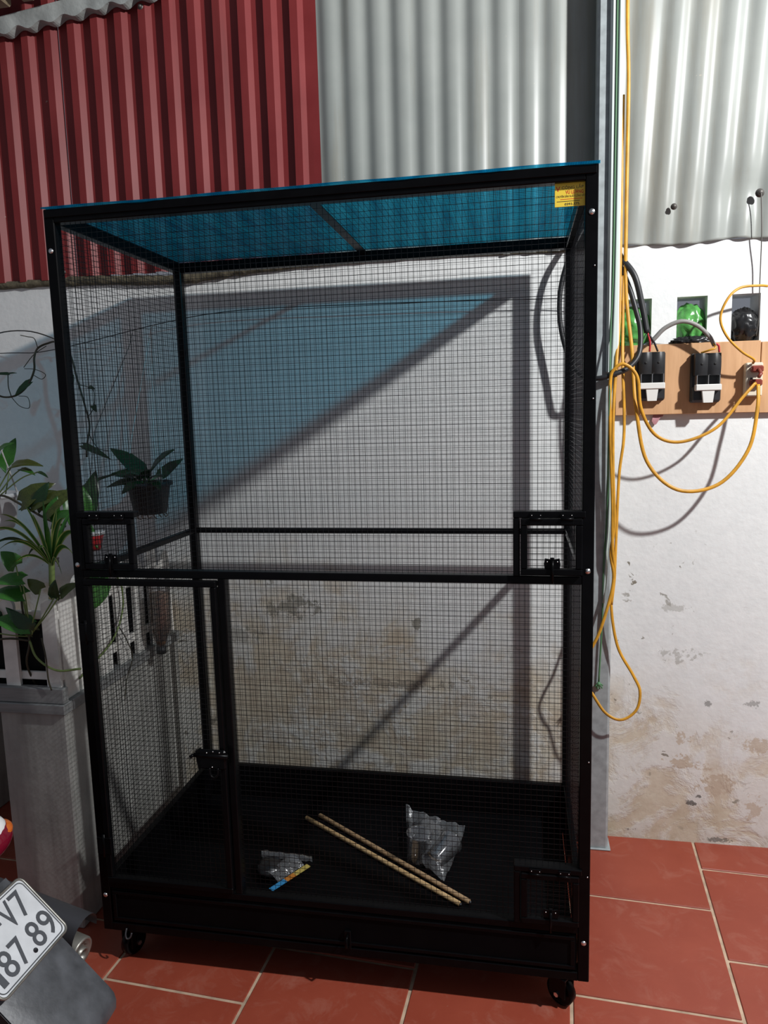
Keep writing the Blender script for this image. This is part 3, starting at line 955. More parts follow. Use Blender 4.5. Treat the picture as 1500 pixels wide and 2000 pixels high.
bg_ = thing('plastic_bag', 'crumpled clear plastic bag holding two cups in the cage tray', 'plastic bag', (0.79, 0.40, TZ))
obj('bag_film', MB().grid(bag_fn, 34, 30), M_CLEAR, bg_)
obj('bag_seal', MB().tube([bag_fn(1.0, v / 20) + Vector((0, 0, 0.0)) for v in range(21)], 0.0012, 6), M_CLEAR, bg_)

# small packet: black part in a clear bag with a coloured header card
pk = thing('hardware_packet', 'small clear packet with black part and blue and orange header card', 'packet', (0.40, 0.24, TZ))
lump = lambda d: 1 + 0.25 * noise.noise(d * 3.1) + 0.12 * noise.noise(d * 8.0)
obj('black_part', MB().ball((0.365, 0.235, TZ + 0.022), 0.034, 18, 12, (1.15, 1.25, 0.62), lump), M_BLACKBAG, pk)
obj('packet_film', MB().grid(lambda u, v: Vector((0.318 + 0.150 * u + 0.012 * v, 0.298 - 0.006 * u - 0.03 * v, TZ + 0.016 + 0.024 * math.sin(math.pi * v * 0.8) + 0.006 * noise.noise(Vector((u * 9, v * 5, 2))))), 16, 8), M_CLEAR, pk)
A0, A1 = Vector((0.402, 0.150, TZ + 0.012)), Vector((0.474, 0.262, TZ + 0.016))
dv = (A1 - A0).normalized(); pw = Vector((-dv.y, dv.x, 0)) * 0.016
for (t0, t1, m_) in ((0.0, 0.38, M_BLUEFOIL), (0.38, 0.62, M_ORANGEFOIL), (0.62, 1.0, M_YELLOWFOIL)):
    p0 = A0.lerp(A1, t0); p1 = A0.lerp(A1, t1)
    up = Vector((0, 0, 0.0012))
    mb = MB().add([p0, p0 + pw, p1 + pw, p1, p0 + up, p0 + pw + up, p1 + pw + up, p1 + up], [(0, 1, 2, 3), (7, 6, 5, 4), (0, 4, 5, 1), (1, 5, 6, 2), (2, 6, 7, 3), (3, 7, 4, 0)])
    obj('header_card', mb, m_, pk)
obj('packet_sleeve', MB().grid(lambda u, v: A0.lerp(A1, 0.25 + 0.7 * u) + pw * 1.2 + Vector((-0.045 * v, 0.01 * v, 0.022 * math.sin(v * 2.2) + 0.003 * noise.noise(Vector((u * 8, v * 8, 3))))), 10, 8), M_CLEAR, pk)

# ------------------------------------------------------------------ electrics on the wall, right of the post
bd = thing('plywood_board', 'tan plywood backing board fixed under the three vent openings', 'board', (1.53, 0.745, 1.355))
obj('panel', MB().bbox(1.327, 1.7225, 0.737, 0.7548, 1.354, 1.557, 0.0015), M_PLY, bd)
obj('panel', MB().bbox(1.7245, 2.05, 0.737, 0.7548, 1.352, 1.553, 0.0015), M_PLY, bd)


def breaker(x0, z1, label):
    k = thing('knife_switch', label, 'switch', (x0 + 0.041, 0.72, z1 - 0.145), 'knife switches on the board')
    w_ = 0.082
    obj('base', MB().bbox(x0, x0 + w_, 0.722, 0.7368, z1 - 0.142, z1 - 0.002, 0.004), M_BAKELITE, k)
    for i in (0, 1):
        a = x0 + 0.006 + i * 0.035
        cv = MB()
        cv.grid(lambda u, v: Vector((a + 0.0345 * u, 0.722 - 0.022 - 0.006 * math.sin(math.pi * u) - 0.004 * math.sin(math.pi * v), z1 - 0.004 - 0.062 * v)), 8, 8)
        for (ua, va, ub, vb) in ((0, 0, 1, 0), (1, 0, 1, 1), (1, 1, 0, 1), (0, 1, 0, 0)):
            def side(u, v, ua=ua, va=va, ub=ub, vb=vb):
                uu = ua + (ub - ua) * u; vv = va + (vb - va) * u
                return Vector((a + 0.0345 * uu, (0.722 - 0.022 - 0.006 * math.sin(math.pi * uu) - 0.004 * math.sin(math.pi * vv)) * (1 - v) + 0.7225 * v, z1 - 0.004 - 0.062 * vv))
            cv.grid(side, 8, 1, False)
        co = obj('cover', cv, M_BAKELITE, k)
        obj('cover_hole', MB().lathe([(0.0035, 0), (0.0035, 0.002)], 12, Matrix.Translation((a + 0.017, 0.6893, z1 - 0.034)) @ Matrix.Rotation(-math.pi / 2, 4, 'X')), M_TYRE, co)
    for i in range(3):
        a = x0 + 0.010 + i * 0.0305
        obj('blade', MB().bbox(a, a + 0.002, 0.690, 0.722, z1 - 0.095, z1 - 0.066, 0.0004), M_CHROME, k)
    obj('handle_bar', MB().bbox(x0 + 0.007, x0 + 0.076, 0.684, 0.706, z1 - 0.109, z1 - 0.091, 0.002), M_WHITEPLASTIC, k)
    hx = x0 + 0.0415
    hm = MB()
    n0 = len(hm.v)
    hm.prism([(hx - 0.0165, z1 - 0.1095), (hx + 0.0165, z1 - 0.1095), (hx + 0.0125, z1 - 0.1425), (hx - 0.0125, z1 - 0.1425)], 0.687, 0.700)
    obj('handle_tab', hm, M_WHITEPLASTIC, k)
    obj('lower_shell', MB().bbox(x0 + 0.002, x0 + w_ - 0.002, 0.708, 0.722, z1 - 0.139, z1 - 0.097, 0.004), M_BAKELITE, k)


breaker(1.381, 1.537, 'black knife switch with white handle, next to the steel post')
breaker(1.533, 1.528, 'black knife switch with white handle, between other switch and socket')

so = thing('wall_socket', 'small cream plastic socket box with maroon and yellow-corded plugs', 'socket', (1.70, 0.72, 1.40))
obj('box', MB().bbox(1.678, 1.723, 0.709, 0.7368, 1.400, 1.494, 0.003), M_CREAM, so)
obj('slot', MB().bbox(1.690, 1.697, 0.7082, 0.7095, 1.436, 1.452, 0.0004), M_TYRE, so)
pg = tag(obj('plug', MB().bbox(1.688, 1.720, 0.690, 0.7088, 1.466, 1.485, 0.004).tube([(1.705, 0.690, 1.474), (1.708, 0.676, 1.462), (1.700, 0.668, 1.452)], 0.005, 8), M_PLUGRED), 'maroon two-pin plug in the top of the cream socket', 'plug')
pg2 = tag(obj('plug', MB().bbox(1.686, 1.718, 0.690, 0.7088, 1.428, 1.447, 0.004), M_PLUGRED), 'maroon plug with two yellow cords, low in the cream socket', 'plug')


def cable(name, pts, r, mat, label, cat='cable', group=None, flat=None, n=8, seg=8):
    return tag(obj(name, MB().tube(spline(pts, n), r, seg, flat), mat), label, cat, group)


GY = 'yellow cables by the post'
# one long cord: from above down past the board, low loop, into the socket
cable('yellow_cable', [(1.337, 0.70, 2.95), (1.338, 0.70, 2.455), (1.344, 0.70, 2.263), (1.344, 0.70, 1.932), (1.346, 0.695, 1.713), (1.362, 0.675, 1.544), (1.367, 0.665, 1.458),
                       (1.374, 0.65, 1.371), (1.405, 0.645, 1.224), (1.489, 0.640, 1.142), (1.599, 0.645, 1.156), (1.676, 0.655, 1.249), (1.699, 0.665, 1.362), (1.703, 0.680, 1.432)],
      0.0052, M_YELLOW, 'yellow flat cord falling from above in the lowest loop to the socket', group=GY, flat=0.6)
cable('yellow_cable', [(1.314, 0.650, 0.80), (1.322, 0.650, 0.895), (1.314, 0.642, 0.97), (1.312, 0.640, 1.10), (1.303, 0.640, 1.30), (1.300, 0.636, 1.45), (1.311, 0.632, 1.486), (1.337, 0.630, 1.498), (1.372, 0.632, 1.462), (1.386, 0.640, 1.371),
                       (1.429, 0.650, 1.297), (1.499, 0.655, 1.277), (1.593, 0.662, 1.315), (1.662, 0.672, 1.398), (1.697, 0.682, 1.437)],
      0.0048, M_YELLOW, 'yellow flat cord looping over the post clamp in the upper loop to socket', group=GY, flat=0.6)
cable('yellow_cable', [(1.332, 0.712, 2.238), (1.331, 0.705, 2.028), (1.330, 0.70, 1.797), (1.329, 0.69, 1.640), (1.318, 0.655, 1.500), (1.310, 0.640, 1.36), (1.312, 0.640, 1.20), (1.318, 0.640, 1.05), (1.310, 0.645, 0.954), (1.319, 0.648, 0.892), (1.312, 0.645, 0.83), (1.281, 0.640, 0.719), (1.252, 0.640, 0.655), (1.228, 0.650, 0.595), (1.235, 0.655, 0.545), (1.258, 0.650, 0.528),
                       (1.299, 0.635, 0.470), (1.345, 0.630, 0.451), (1.389, 0.635, 0.482), (1.399, 0.640, 0.539), (1.379, 0.645, 0.587), (1.334, 0.650, 0.673), (1.314, 0.650, 0.798), (1.322, 0.652, 0.892), (1.325, 0.652, 1.0), (1.330, 0.650, 1.181), (1.341, 0.650, 1.284), (1.341, 0.650, 1.372), (1.336, 0.655, 1.487), (1.338, 0.685, 1.60), (1.340, 0.70, 1.75)],
      0.0046, M_YELLOW, 'yellow flat cord twisted down the post into a low hanging loop', group=GY, flat=0.6)
cable('yellow_cable', [(1.722, 0.70, 1.700), (1.698, 0.69, 1.701), (1.646, 0.675, 1.696), (1.612, 0.665, 1.668), (1.594, 0.665, 1.617), (1.612, 0.668, 1.568), (1.653, 0.675, 1.525), (1.690, 0.688, 1.502), (1.694, 0.704, 1.492)],
      0.0036, M_YELLOW, 'thin yellow cord curling past the black-bagged vent into socket top', group=GY)

GB = 'dark cables by the post'
cable('black_cable', [(1.315, 0.743, 1.850), (1.335, 0.71, 1.800), (1.369, 0.69, 1.744), (1.391, 0.69, 1.659), (1.405, 0.69, 1.587)], 0.0085, M_BLKCABLE, 'thick black cable arching into the top of the nearer switch', group=GB)
cable('black_cable', [(1.305, 0.744, 1.842), (1.330, 0.722, 1.788), (1.356, 0.70, 1.715), (1.374, 0.69, 1.650), (1.386, 0.685, 1.595), (1.382, 0.668, 1.531), (1.358, 0.655, 1.495), (1.317, 0.645, 1.474), (1.265, 0.652, 1.462), (1.225, 0.676, 1.474),
                      (1.197, 0.693, 1.512), (1.177, 0.70, 1.565), (1.163, 0.70, 1.642), (1.166, 0.70, 1.729), (1.190, 0.70, 1.813), (1.235, 0.715, 1.90)], 0.0075, M_BLKCABLE, 'black cable wrapped across the post and looping behind the cage corner', group=GB)
cable('grey_cable', [(1.41, 0.70, 1.552), (1.428, 0.695, 1.572), (1.455, 0.69, 1.599), (1.496, 0.685, 1.614), (1.537, 0.688, 1.602), (1.572, 0.695, 1.572), (1.590, 0.702, 1.545)], 0.0062, M_GREYCABLE, 'grey sheathed cable arching between the two knife switches', group=GB)
for (pts_, m_, lab) in (([(1.405, 0.69, 1.587), (1.395, 0.695, 1.565), (1.384, 0.70, 1.548), (1.384, 0.705, 1.534)], M_GREENWIRE, 'short green wire end above the nearer switch'),
                        ([(1.407, 0.69, 1.587), (1.414, 0.692, 1.560), (1.415, 0.70, 1.535)], M_REDWIRE, 'short red wire end above the nearer switch'),
                        ([(1.411, 0.69, 1.582), (1.425, 0.692, 1.560), (1.437, 0.70, 1.535)], M_BLKCABLE, 'short black wire end above the nearer switch'),
                        ([(1.590, 0.702, 1.549), (1.600, 0.70, 1.545), (1.604, 0.705, 1.526)], M_REDWIRE, 'short brown wire end above the farther switch'),
                        ([(1.583, 0.700, 1.556), (1.590, 0.69, 1.538), (1.575, 0.69, 1.532), (1.556, 0.705, 1.526)], M_YELLOW, 'short yellow wire curl above the farther switch')):
    cable('wire_end', pts_, 0.0028, m_, lab, 'wire', 'wire ends above the switches')
cable('pale_cable', [(1.316, 0.6595, 2.95), (1.315, 0.6590, 2.3), (1.313, 0.6590, 1.75), (1.306, 0.6585, 1.45), (1.305, 0.66, 1.3), (1.306, 0.66, 1.1), (1.300, 0.664, 0.95), (1.293, 0.666, 0.80)], 0.0036, M_PALECABLE, 'pale green cord hanging down the front of the post', group='cords on the post')
cable('green_cable', [(1.307, 0.6598, 2.95), (1.307, 0.6598, 2.2), (1.306, 0.6598, 1.75), (1.302, 0.6595, 1.60), (1.299, 0.636, 1.446), (1.299, 0.650, 1.224), (1.300, 0.664, 1.073), (1.293, 0.666, 0.918), (1.291, 0.666, 0.761), (1.283, 0.666, 0.551)], 0.0025, M_GREENWIRE, 'dark green cord on the post ending in a frayed knot', group='cords on the post')
kn = MB()
for i in range(9):
    a_ = i * 0.7
    kn.tube([(1.283, 0.663, 0.552), (1.283 + 0.012 * math.cos(a_), 0.660 + 0.006 * math.sin(a_ * 2), 0.545 - 0.012 * abs(math.sin(a_)))], 0.0022, 5)
kn.ball((1.283, 0.662, 0.548), 0.007, 10, 6)
tag(obj('cord_knot', kn, M_GREENWIRE), 'frayed green knot at the end of the dark green cord', 'knot')
cable('steel_wire', [(1.702, 0.722, 1.955), (1.706, 0.724, 1.90), (1.709, 0.726, 1.845), (1.712, 0.735, 1.77), (1.713, 0.738, 1.70), (1.716, 0.745, 1.62), (1.712, 0.75, 1.57)], 0.0016, M_STEELWIRE, 'thin tie wire hanging from the larger roofing screw', 'wire')
tag(obj('tape_scrap', MB().grid(lambda u, v: Vector((1.437 + 0.030 * u - 0.004 * v, 0.7505 - 0.004 * math.sin(v * 2), 1.356 - (0.020 + 0.012 * math.sin(u * 5)) * v)), 8, 4), M_PINKTAPE), 'torn pink tape scrap under the plywood board', 'tape')

# washing line along the wall
cable('washing_line', [(-1.3, 0.735, 1.62), (-0.69, 0.72, 1.615), (-0.478, 0.72, 1.620), (0.058, 0.72, 1.707), (0.561, 0.72, 1.713), (1.159, 0.72, 1.699), (1.262, 0.69, 1.695)], 0.0014, M_BLKCABLE, 'thin dark washing line strung along the white wall', 'line')


# bags stuffed into the vent openings
def stuffed(x0, x1, z0, z1, mat, label, seedv, yb=0.797):
    cx, cz = (x0 + x1) / 2, (z0 + z1) / 2
    fn = lambda d: 1.08 - 0.26 * abs(noise.noise(d * 2.2 + Vector((seedv, 0, 0)))) - 0.10 * abs(noise.noise(d * 4.5 + Vector((seedv, 3, 0))))
    mb = MB().ball((cx, yb, cz), 1.0, 48, 32, ((x1 - x0) / 2 * 1.10, 0.046, (z1 - z0) / 2 * 1.06), fn)
    for p in mb.v:
        p.x = min(max(p.x, x0 + 0.0005), x1 - 0.0005); p.z = max(p.z, HZ0 + 0.0005)
    return tag(obj('plastic_bag', mb, mat), label, 'plastic bag', 'bags stuffed in the vents')


stuffed(1.335, 1.427, HZ0, 1.668, M_GREENBAG, 'green plastic bag stuffed in the vent behind the black cables', 1)
stuffed(1.497, 1.580, HZ0, 1.672, M_GREENBAG, 'green plastic bag stuffed in the middle vent opening', 5)
stuffed(1.646, 1.722, HZ0, 1.650, M_BLACKBAG, 'black plastic bag stuffed in the vent nearest the socket', 9, 0.782)
rg = MB().ball((1.535, 0.752, HZ0 + 0.014), 1.0, 40, 20, (0.046, 0.014, 0.013), lambda d: 1 + 0.8 * abs(noise.noise(Vector((d.x * 4, d.y * 2, d.z * 2)))) - 0.2 * abs(noise.noise(d * 5.0)))
for p in rg.v:
    p.z = max(p.z, 1.5575); p.y = min(p.y, 0.79)
tag(obj('black_rag', rg, M_BLACKBAG), 'crumpled black rag under the green bag in the middle vent', 'rag')

# ------------------------------------------------------------------ concrete planter with plank cap on the left
PX0, PX1, PY0 = -0.322, -0.128, 0.102
pl = thing('planter_wall', 'bare grey concrete planter wall with weathered plank cap beside the cage', 'planter', (-0.22, 0.43, 0))
obj('concrete_body', MB().bbox(PX0, PX1, PY0, WY - 0.0005, 0.0, 0.620, 0.004), M_CONCRETE, pl)
obj('plank', MB().bbox(-0.95, -0.120, 0.088, 0.128, 0.6205, 0.648, 0.002), M_GREYWOOD, pl)
obj('plank', MB().bbox(-0.95, -0.124, 0.094, 0.118, 0.6485, 0.690, 0.002), M_GREYWOOD, pl)
obj('plank', MB().bbox(-0.158, -0.118, 0.1285, WY - 0.002, 0.6205, 0.650, 0.002), M_GREYWOOD, pl)
obj('soil_bed', MB().bbox(-0.315, -0.165, 0.1285, WY - 0.002, 0.6205, 0.640, 0.002), M_SOIL, pl)
obj('concrete_leg', MB().bbox(-0.95, -0.80, 0.102, WY - 0.0005, 0.0, 0.620, 0.004), M_CONCRETE, pl)

obj('dark_backing', MB().bbox(-0.95, -0.1645, 0.137, 0.141, 0.6485, 0.885, 0.001), M_DARKBACK, pl)  # dark sheets added behind the pickets so their gaps look shaded
obj('dark_backing', MB().bbox(-0.1645, -0.1605, 0.142, WY - 0.003, 0.6505, 0.885, 0.001), M_DARKBACK, pl)

# white picket fences on the planter
PICK_T = 0.010


def picket_mesh(w_, h):
    n = 8
    poly = [(-w_ / 2, 0), (w_ / 2, 0), (w_ / 2, h - w_ / 2)]
    for i in range(1, n):
        a_ = math.pi * i / n
        poly.append((w_ / 2 * math.cos(a_), h - w_ / 2 + w_ / 2 * math.sin(a_)))
    poly.append((-w_ / 2, h - w_ / 2))
    me = MB().prism(poly, -PICK_T / 2, PICK_T / 2).mesh('picket')
    me.materials.append(M_PICKET)
    return me


PK = picket_mesh(0.060, 0.318)
PKS = picket_mesh(0.058, 0.290)
PKF = picket_mesh(0.040, 0.235)
f1 = thing('picket_fence', 'little white picket fence along the planter side facing the cage', 'fence', (-0.145, 0.42, 0.65), 'small white fences on the planter')
ys = [0.152, 0.225, 0.325, 0.425, 0.525, 0.625, 0.715]
for i, y in enumerate(ys):
    inst('picket', PK if i % 2 else PKS, Matrix.Translation((-0.139, y, 0.6505)) @ Matrix.Rotation(math.pi / 2, 4, 'Z') @ Matrix.Rotation(random.uniform(-0.02, 0.02), 4, 'Y'), f1)
for z in (0.690, 0.865):
    obj('rail', MB().bbox(-0.153, -0.1442, 0.13, 0.745, z, z + 0.030, 0.0015), M_PICKET, f1)
f2 = thing('picket_fence', 'little white picket fence along the planter front with a plant behind', 'fence', (-0.40, 0.125, 0.69), 'small white fences on the planter')
for x in (-0.155, -0.275, -0.385, -0.495, -0.605):
    inst('picket', PKF, Matrix.Translation((x, 0.1105, 0.6905)), f2)
for z in (0.705, 0.870):
    obj('rail', MB().bbox(-0.70, -0.135, 0.116, 0.125, z, z + 0.022, 0.0015), M_PICKET, f2)


# ------------------------------------------------------------------ plants
def heart_leaf(n=12, m=3, fold=0.25, droop=0.35, wide=0.36):
    """leaf of unit length along +y, face up +z, heart shaped"""
    mb = MB()

    def wid(t):
        if t < 0.16: return wide * (0.62 + 2.2 * t)
        return wide * 0.985 * max(0.0, (1 - ((t - 0.16) / 0.84) ** 1.8)) ** 0.85

    def fn(u, v):
        t = u; s = (v - 0.5) * 2
        wv = wid(t)
        y = t - (0.13 * abs(s) ** 1.5 * (1 - t) if t < 0.5 else 0) - (0.05 if t < 0.02 else 0) * abs(s)
        return Vector((s * wv, y, -droop * t * t + fold * abs(s) * wv - 0.05 * s * s))
    mb.grid(fn, n, 2 * m)
    # underside so the blade has thickness
    n0 = len(mb.v)
    mb.grid(lambda u, v: fn(u, 1 - v) + Vector((0, 0, -0.012)), n, 2 * m)
    return mb.mesh('leaf')


LEAF = heart_leaf(); LEAF.materials.append(M_LEAF)
LEAFY = heart_leaf(droop=0.5); LEAFY.materials.append(M_LEAFY)
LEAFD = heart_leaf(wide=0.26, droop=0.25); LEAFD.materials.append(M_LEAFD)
LEAFN = heart_leaf(wide=0.34, droop=0.3); LEAFN.materials.append(M_LEAF)


def leaf_at(parent, base, tip, size_w=1.0, up=(0.35, -0.6, 0.7), mesh=None):
    base = Vector(base); tip = Vector(tip)
    yv = tip - base; Ln = yv.length; yv.normalize()
    u = Vector(up)
    zv = (u - yv * u.dot(yv)).normalized(); xv = yv.cross(zv)
    R_ = Matrix(((xv.x, yv.x, zv.x, 0), (xv.y, yv.y, zv.y, 0), (xv.z, yv.z, zv.z, 0), (0, 0, 0, 1)))
    return inst('leaf', mesh or LEAF, Matrix.Translation(base) @ R_ @ Matrix.Diagonal((Ln * size_w, Ln, Ln, 1)), parent)


def stem(parent, pts, r=0.002, mat=None, name='stem'):
    return obj(name, MB().tube(spline(pts, 6), r, 6), mat or M_STEM, parent)


def strap_leaf(parent, base, tip, arch, width, mat):
    base = Vector(base); tip = Vector(tip)
    mid = (base + tip) / 2 + Vector((0, 0, arch))
    side = (tip - base).cross(Vector((0.25, 0.9, 0.4))).normalized()
    mb = MB()

    def fn(u, v):
        p = base * (1 - u) ** 2 + mid * 2 * u * (1 - u) + tip * u * u
        s = (v - 0.5) * 2
        w_ = width * (0.55 + 1.2 * u) if u < 0.35 else width * 0.97 * max(0.02, 1 - ((u - 0.35) / 0.65) ** 2.2)
        return p + side * s * w_ + Vector((0, -0.4 * abs(s) * w_, 0))
    mb.grid(fn, 14, 6)
    mb.grid(lambda u, v: fn(u, 1 - v) + Vector((0, 0.0012, 0)), 14, 6)
    if mat is M_SPIDER:      # pale margins
        for k in range(len(mb.f)):
            if k % 6 in (0, 5): mb.mi[k] = 1
    obj('leaf', mb, [M_LEAF, M_MARGIN] if mat is M_SPIDER else mat, parent)


# white hanging pot of pothos at the left edge
wp = thing('hanging_pothos', 'white hanging pot of pothos at the left edge of the picture', 'potted plant', (-0.462, 0.30, 1.08), 'hanging pots')
obj('pot', MB().lathe([(0.0, 1.080), (0.060, 1.080), (0.068, 1.095), (0.078, 1.170), (0.084, 1.172), (0.084, 1.182), (0.076, 1.182), (0.070, 1.165), (0.0, 1.165)], 32, Matrix.Translation((-0.452, 0.30, 0))), M_POTW, wp)
obj('soil', MB().lathe([(0.0, 1.172), (0.071, 1.170)], 24, Matrix.Translation((-0.452, 0.30, 0))), M_SOIL, wp)
for a_ in (0.35, 2.4, 4.5):
    obj('hanger_strap', MB().tube([(-0.452 + 0.080 * math.cos(a_), 0.30 + 0.080 * math.sin(a_), 1.180), (-0.447, 0.32, 1.42), (-0.445, 0.335, 1.60)], 0.0024, 6), M_WHITEPLASTIC, wp)
obj('hanger_hook', MB().tube(spline([(-0.445, 0.335, 1.595), (-0.445, 0.40, 1.64), (-0.445, 0.55, 1.66), (-0.445, 0.70, 1.64), (-0.445, 0.721, 1.612)], 5), 0.002, 6), M_STEELWIRE, wp)
for (s0, b0, t0, me) in (((-0.44, 0.29, 1.17), (-0.395, 0.28, 1.300), (-0.345, 0.27, 1.345), LEAF), ((-0.43, 0.28, 1.17), (-0.385, 0.27, 1.285), (-0.340, 0.25, 1.250), LEAFN),
                         ((-0.42, 0.28, 1.17), (-0.350, 0.28, 1.262), (-0.262, 0.27, 1.300), LEAFY), ((-0.42, 0.29, 1.17), (-0.330, 0.29, 1.252), (-0.275, 0.28, 1.248), LEAFN),
                         ((-0.41, 0.28, 1.17), (-0.262, 0.27, 1.245), (-0.222, 0.26, 1.236), LEAFD), ((-0.43, 0.28, 1.17), (-0.405, 0.26, 1.255), (-0.365, 0.25, 1.262), LEAFD),
                         ((-0.42, 0.27, 1.17), (-0.40, 0.25, 1.215), (-0.375, 0.24, 1.245), LEAFY), ((-0.42, 0.33, 1.17), (-0.43, 0.36, 1.27), (-0.40, 0.37, 1.35), LEAF)):
    m_ = (Vector(s0) + Vector(b0)) / 2 + Vector((0.012, 0, 0.018))
    stem(wp, [s0, m_, b0], 0.0018)
    leaf_at(wp, b0, Vector(b0).lerp(Vector(t0), 0.82), 0.8, mesh=me, up=(0.5, -0.35, 0.8))
stem(wp, [(-0.42, 0.27, 1.175), (-0.36, 0.25, 1.180), (-0.29, 0.24, 1.150), (-0.225, 0.23, 1.120), (-0.16, 0.22, 1.10)], 0.0032, M_STEMD, 'runner')
for (b0, t0, me) in (((-0.30, 0.24, 1.165), (-0.235, 0.23, 1.225), LEAFY), ((-0.265, 0.24, 1.16), (-0.195, 0.23, 1.205), LEAFY), ((-0.255, 0.235, 1.15), (-0.215, 0.22, 1.215), LEAFD),
                     ((-0.275, 0.24, 1.155), (-0.31, 0.23, 1.150), LEAFD), ((-0.23, 0.23, 1.14), (-0.165, 0.22, 1.205), LEAFY), ((-0.21, 0.23, 1.12), (-0.185, 0.22, 1.175), LEAFN),
                     ((-0.20, 0.22, 1.11), (-0.150, 0.21, 1.150), LEAFN)):
    leaf_at(wp, b0, t0, 1.05, mesh=me, up=(0.45, -0.5, 0.7))

# striped strap-leaved plant growing out at the fence corner
dp = thing('striped_dracaena', 'striped strap-leaved plant on a bare cane at the fence corner', 'plant', (-0.20, 0.15, 0.652))
stem(dp, [(-0.235, 0.165, 0.655), (-0.226, 0.15, 0.74), (-0.195, 0.145, 0.84), (-0.170, 0.14, 0.91), (-0.160, 0.14, 0.965)], 0.0055, M_CANE, 'cane')
stem(dp, [(-0.160, 0.14, 0.955), (-0.157, 0.14, 0.99), (-0.155, 0.14, 1.02)], 0.0085, M_STEM, 'crown')
cr = (-0.155, 0.14, 1.005)
random.seed(11)
for (tip, arch, wd, m_) in (((-0.150, 0.12, 1.185), 0.01, 0.0085, M_LEAF), ((-0.168, 0.10, 1.150), 0.03, 0.0080, M_SPIDER), ((-0.262, 0.10, 1.150), 0.075, 0.0075, M_SPIDER), ((-0.305, 0.10, 1.100), 0.10, 0.0075, M_SPIDER),
                            ((-0.320, 0.12, 1.055), 0.10, 0.0065, M_LEAFD), ((-0.255, 0.07, 1.060), 0.09, 0.0065, M_SPIDER), ((-0.080, 0.10, 1.140), 0.07, 0.0080, M_SPIDER), ((-0.040, 0.11, 1.085), 0.10, 0.0080, M_SPIDER),
                            ((-0.050, 0.09, 1.035), 0.09, 0.0075, M_SPIDER), ((-0.100, 0.06, 1.125), 0.05, 0.0075, M_LEAF), ((-0.235, 0.08, 1.010), 0.07, 0.0050, M_SPIDER), ((-0.080, 0.07, 1.000), 0.065, 0.0060, M_SPIDER),
                            ((-0.205, 0.20, 1.140), 0.05, 0.0075, M_SPIDER), ((-0.120, 0.20, 1.150), 0.04, 0.0075, M_LEAF), ((-0.255, 0.18, 1.020), 0.08, 0.0055, M_LEAFD), ((-0.122, 0.05, 1.070), 0.055, 0.0065, M_SPIDER),
                            ((-0.190, 0.04, 1.090), 0.06, 0.0065, M_SPIDER), ((-0.225, 0.15, 1.165), 0.05, 0.0070, M_SPIDER), ((-0.112, 0.12, 1.165), 0.03, 0.0070, M_SPIDER), ((-0.285, 0.14, 1.125), 0.085, 0.0070, M_SPIDER)):
    strap_leaf(dp, cr, tip, arch, wd, m_)

# pothos climbing over the picket corner
pp = thing('climbing_pothos', 'pothos vine with broad green leaves climbing over the front pickets', 'plant', (-0.235, 0.13, 0.70))
stem(pp, [(-0.235, 0.155, 0.652), (-0.225, 0.10, 0.75), (-0.205, 0.092, 0.82), (-0.215, 0.09, 0.90), (-0.222, 0.10, 0.99)], 0.0030, M_STEMD, 'vine')
stem(pp, [(-0.205, 0.092, 0.82), (-0.185, 0.088, 0.775), (-0.13, 0.085, 0.745), (-0.06, 0.085, 0.752)], 0.0030, M_STEM, 'vine')
stem(pp, [(-0.205, 0.092, 0.82), (-0.26, 0.088, 0.825), (-0.34, 0.09, 0.815)], 0.0030, M_STEMD, 'vine')
for (b0, t0, k, me, up) in (((-0.222, 0.09, 1.020), (-0.232, 0.06, 1.065), 1.5, LEAF, (0.5, -0.6, 0.5)), ((-0.205, 0.085, 0.985), (-0.275, 0.05, 1.000), 1.0, LEAF, (0.3, -0.5, 0.8)),
                            ((-0.205, 0.08, 0.945), (-0.295, 0.05, 0.975), 0.9, LEAF, (0.3, -0.5, 0.8)), ((-0.200, 0.085, 0.862), (-0.285, 0.05, 0.905), 0.95, LEAF, (0.4, -0.6, 0.6)), ((-0.19, 0.085, 0.85), (-0.235, 0.04, 0.925), 0.9, LEAFD, (0.2, -0.8, 0.4)),
                            ((-0.165, 0.10, 0.955), (-0.195, 0.08, 0.985), 1.3, LEAFY, (0.1, -0.9, 0.3)), ((-0.125, 0.095, 0.935), (-0.105, 0.06, 0.985), 1.2, LEAFD, (0.2, -0.8, 0.4)), ((-0.105, 0.095, 0.945), (-0.062, 0.08, 0.985), 0.9, LEAFY, (0.2, -0.7, 0.6)),
                            ((-0.29, 0.09, 0.88), (-0.325, 0.07, 0.94), 1.0, LEAFD, (0.3, -0.7, 0.5)), ((-0.31, 0.09, 0.84), (-0.36, 0.07, 0.83), 1.0, LEAF, (0.3, -0.7, 0.5))):
    b1 = Vector(b0); leaf_at(pp, b0, b1.lerp(Vector(t0), 0.85), k, up=up, mesh=me)
    stem(pp, [(-0.207, 0.095, 0.83), ((b0[0] - 0.207) / 2 + 0.008, 0.085, (b0[2] + 0.83) / 2), b0], 0.0018, M_STEM)
stem(pp, [(-0.165, 0.086, 0.83), (-0.155, 0.082, 0.78), (-0.155, 0.084, 0.72), (-0.150, 0.086, 0.69)], 0.0022, M_STEMD, 'vine')

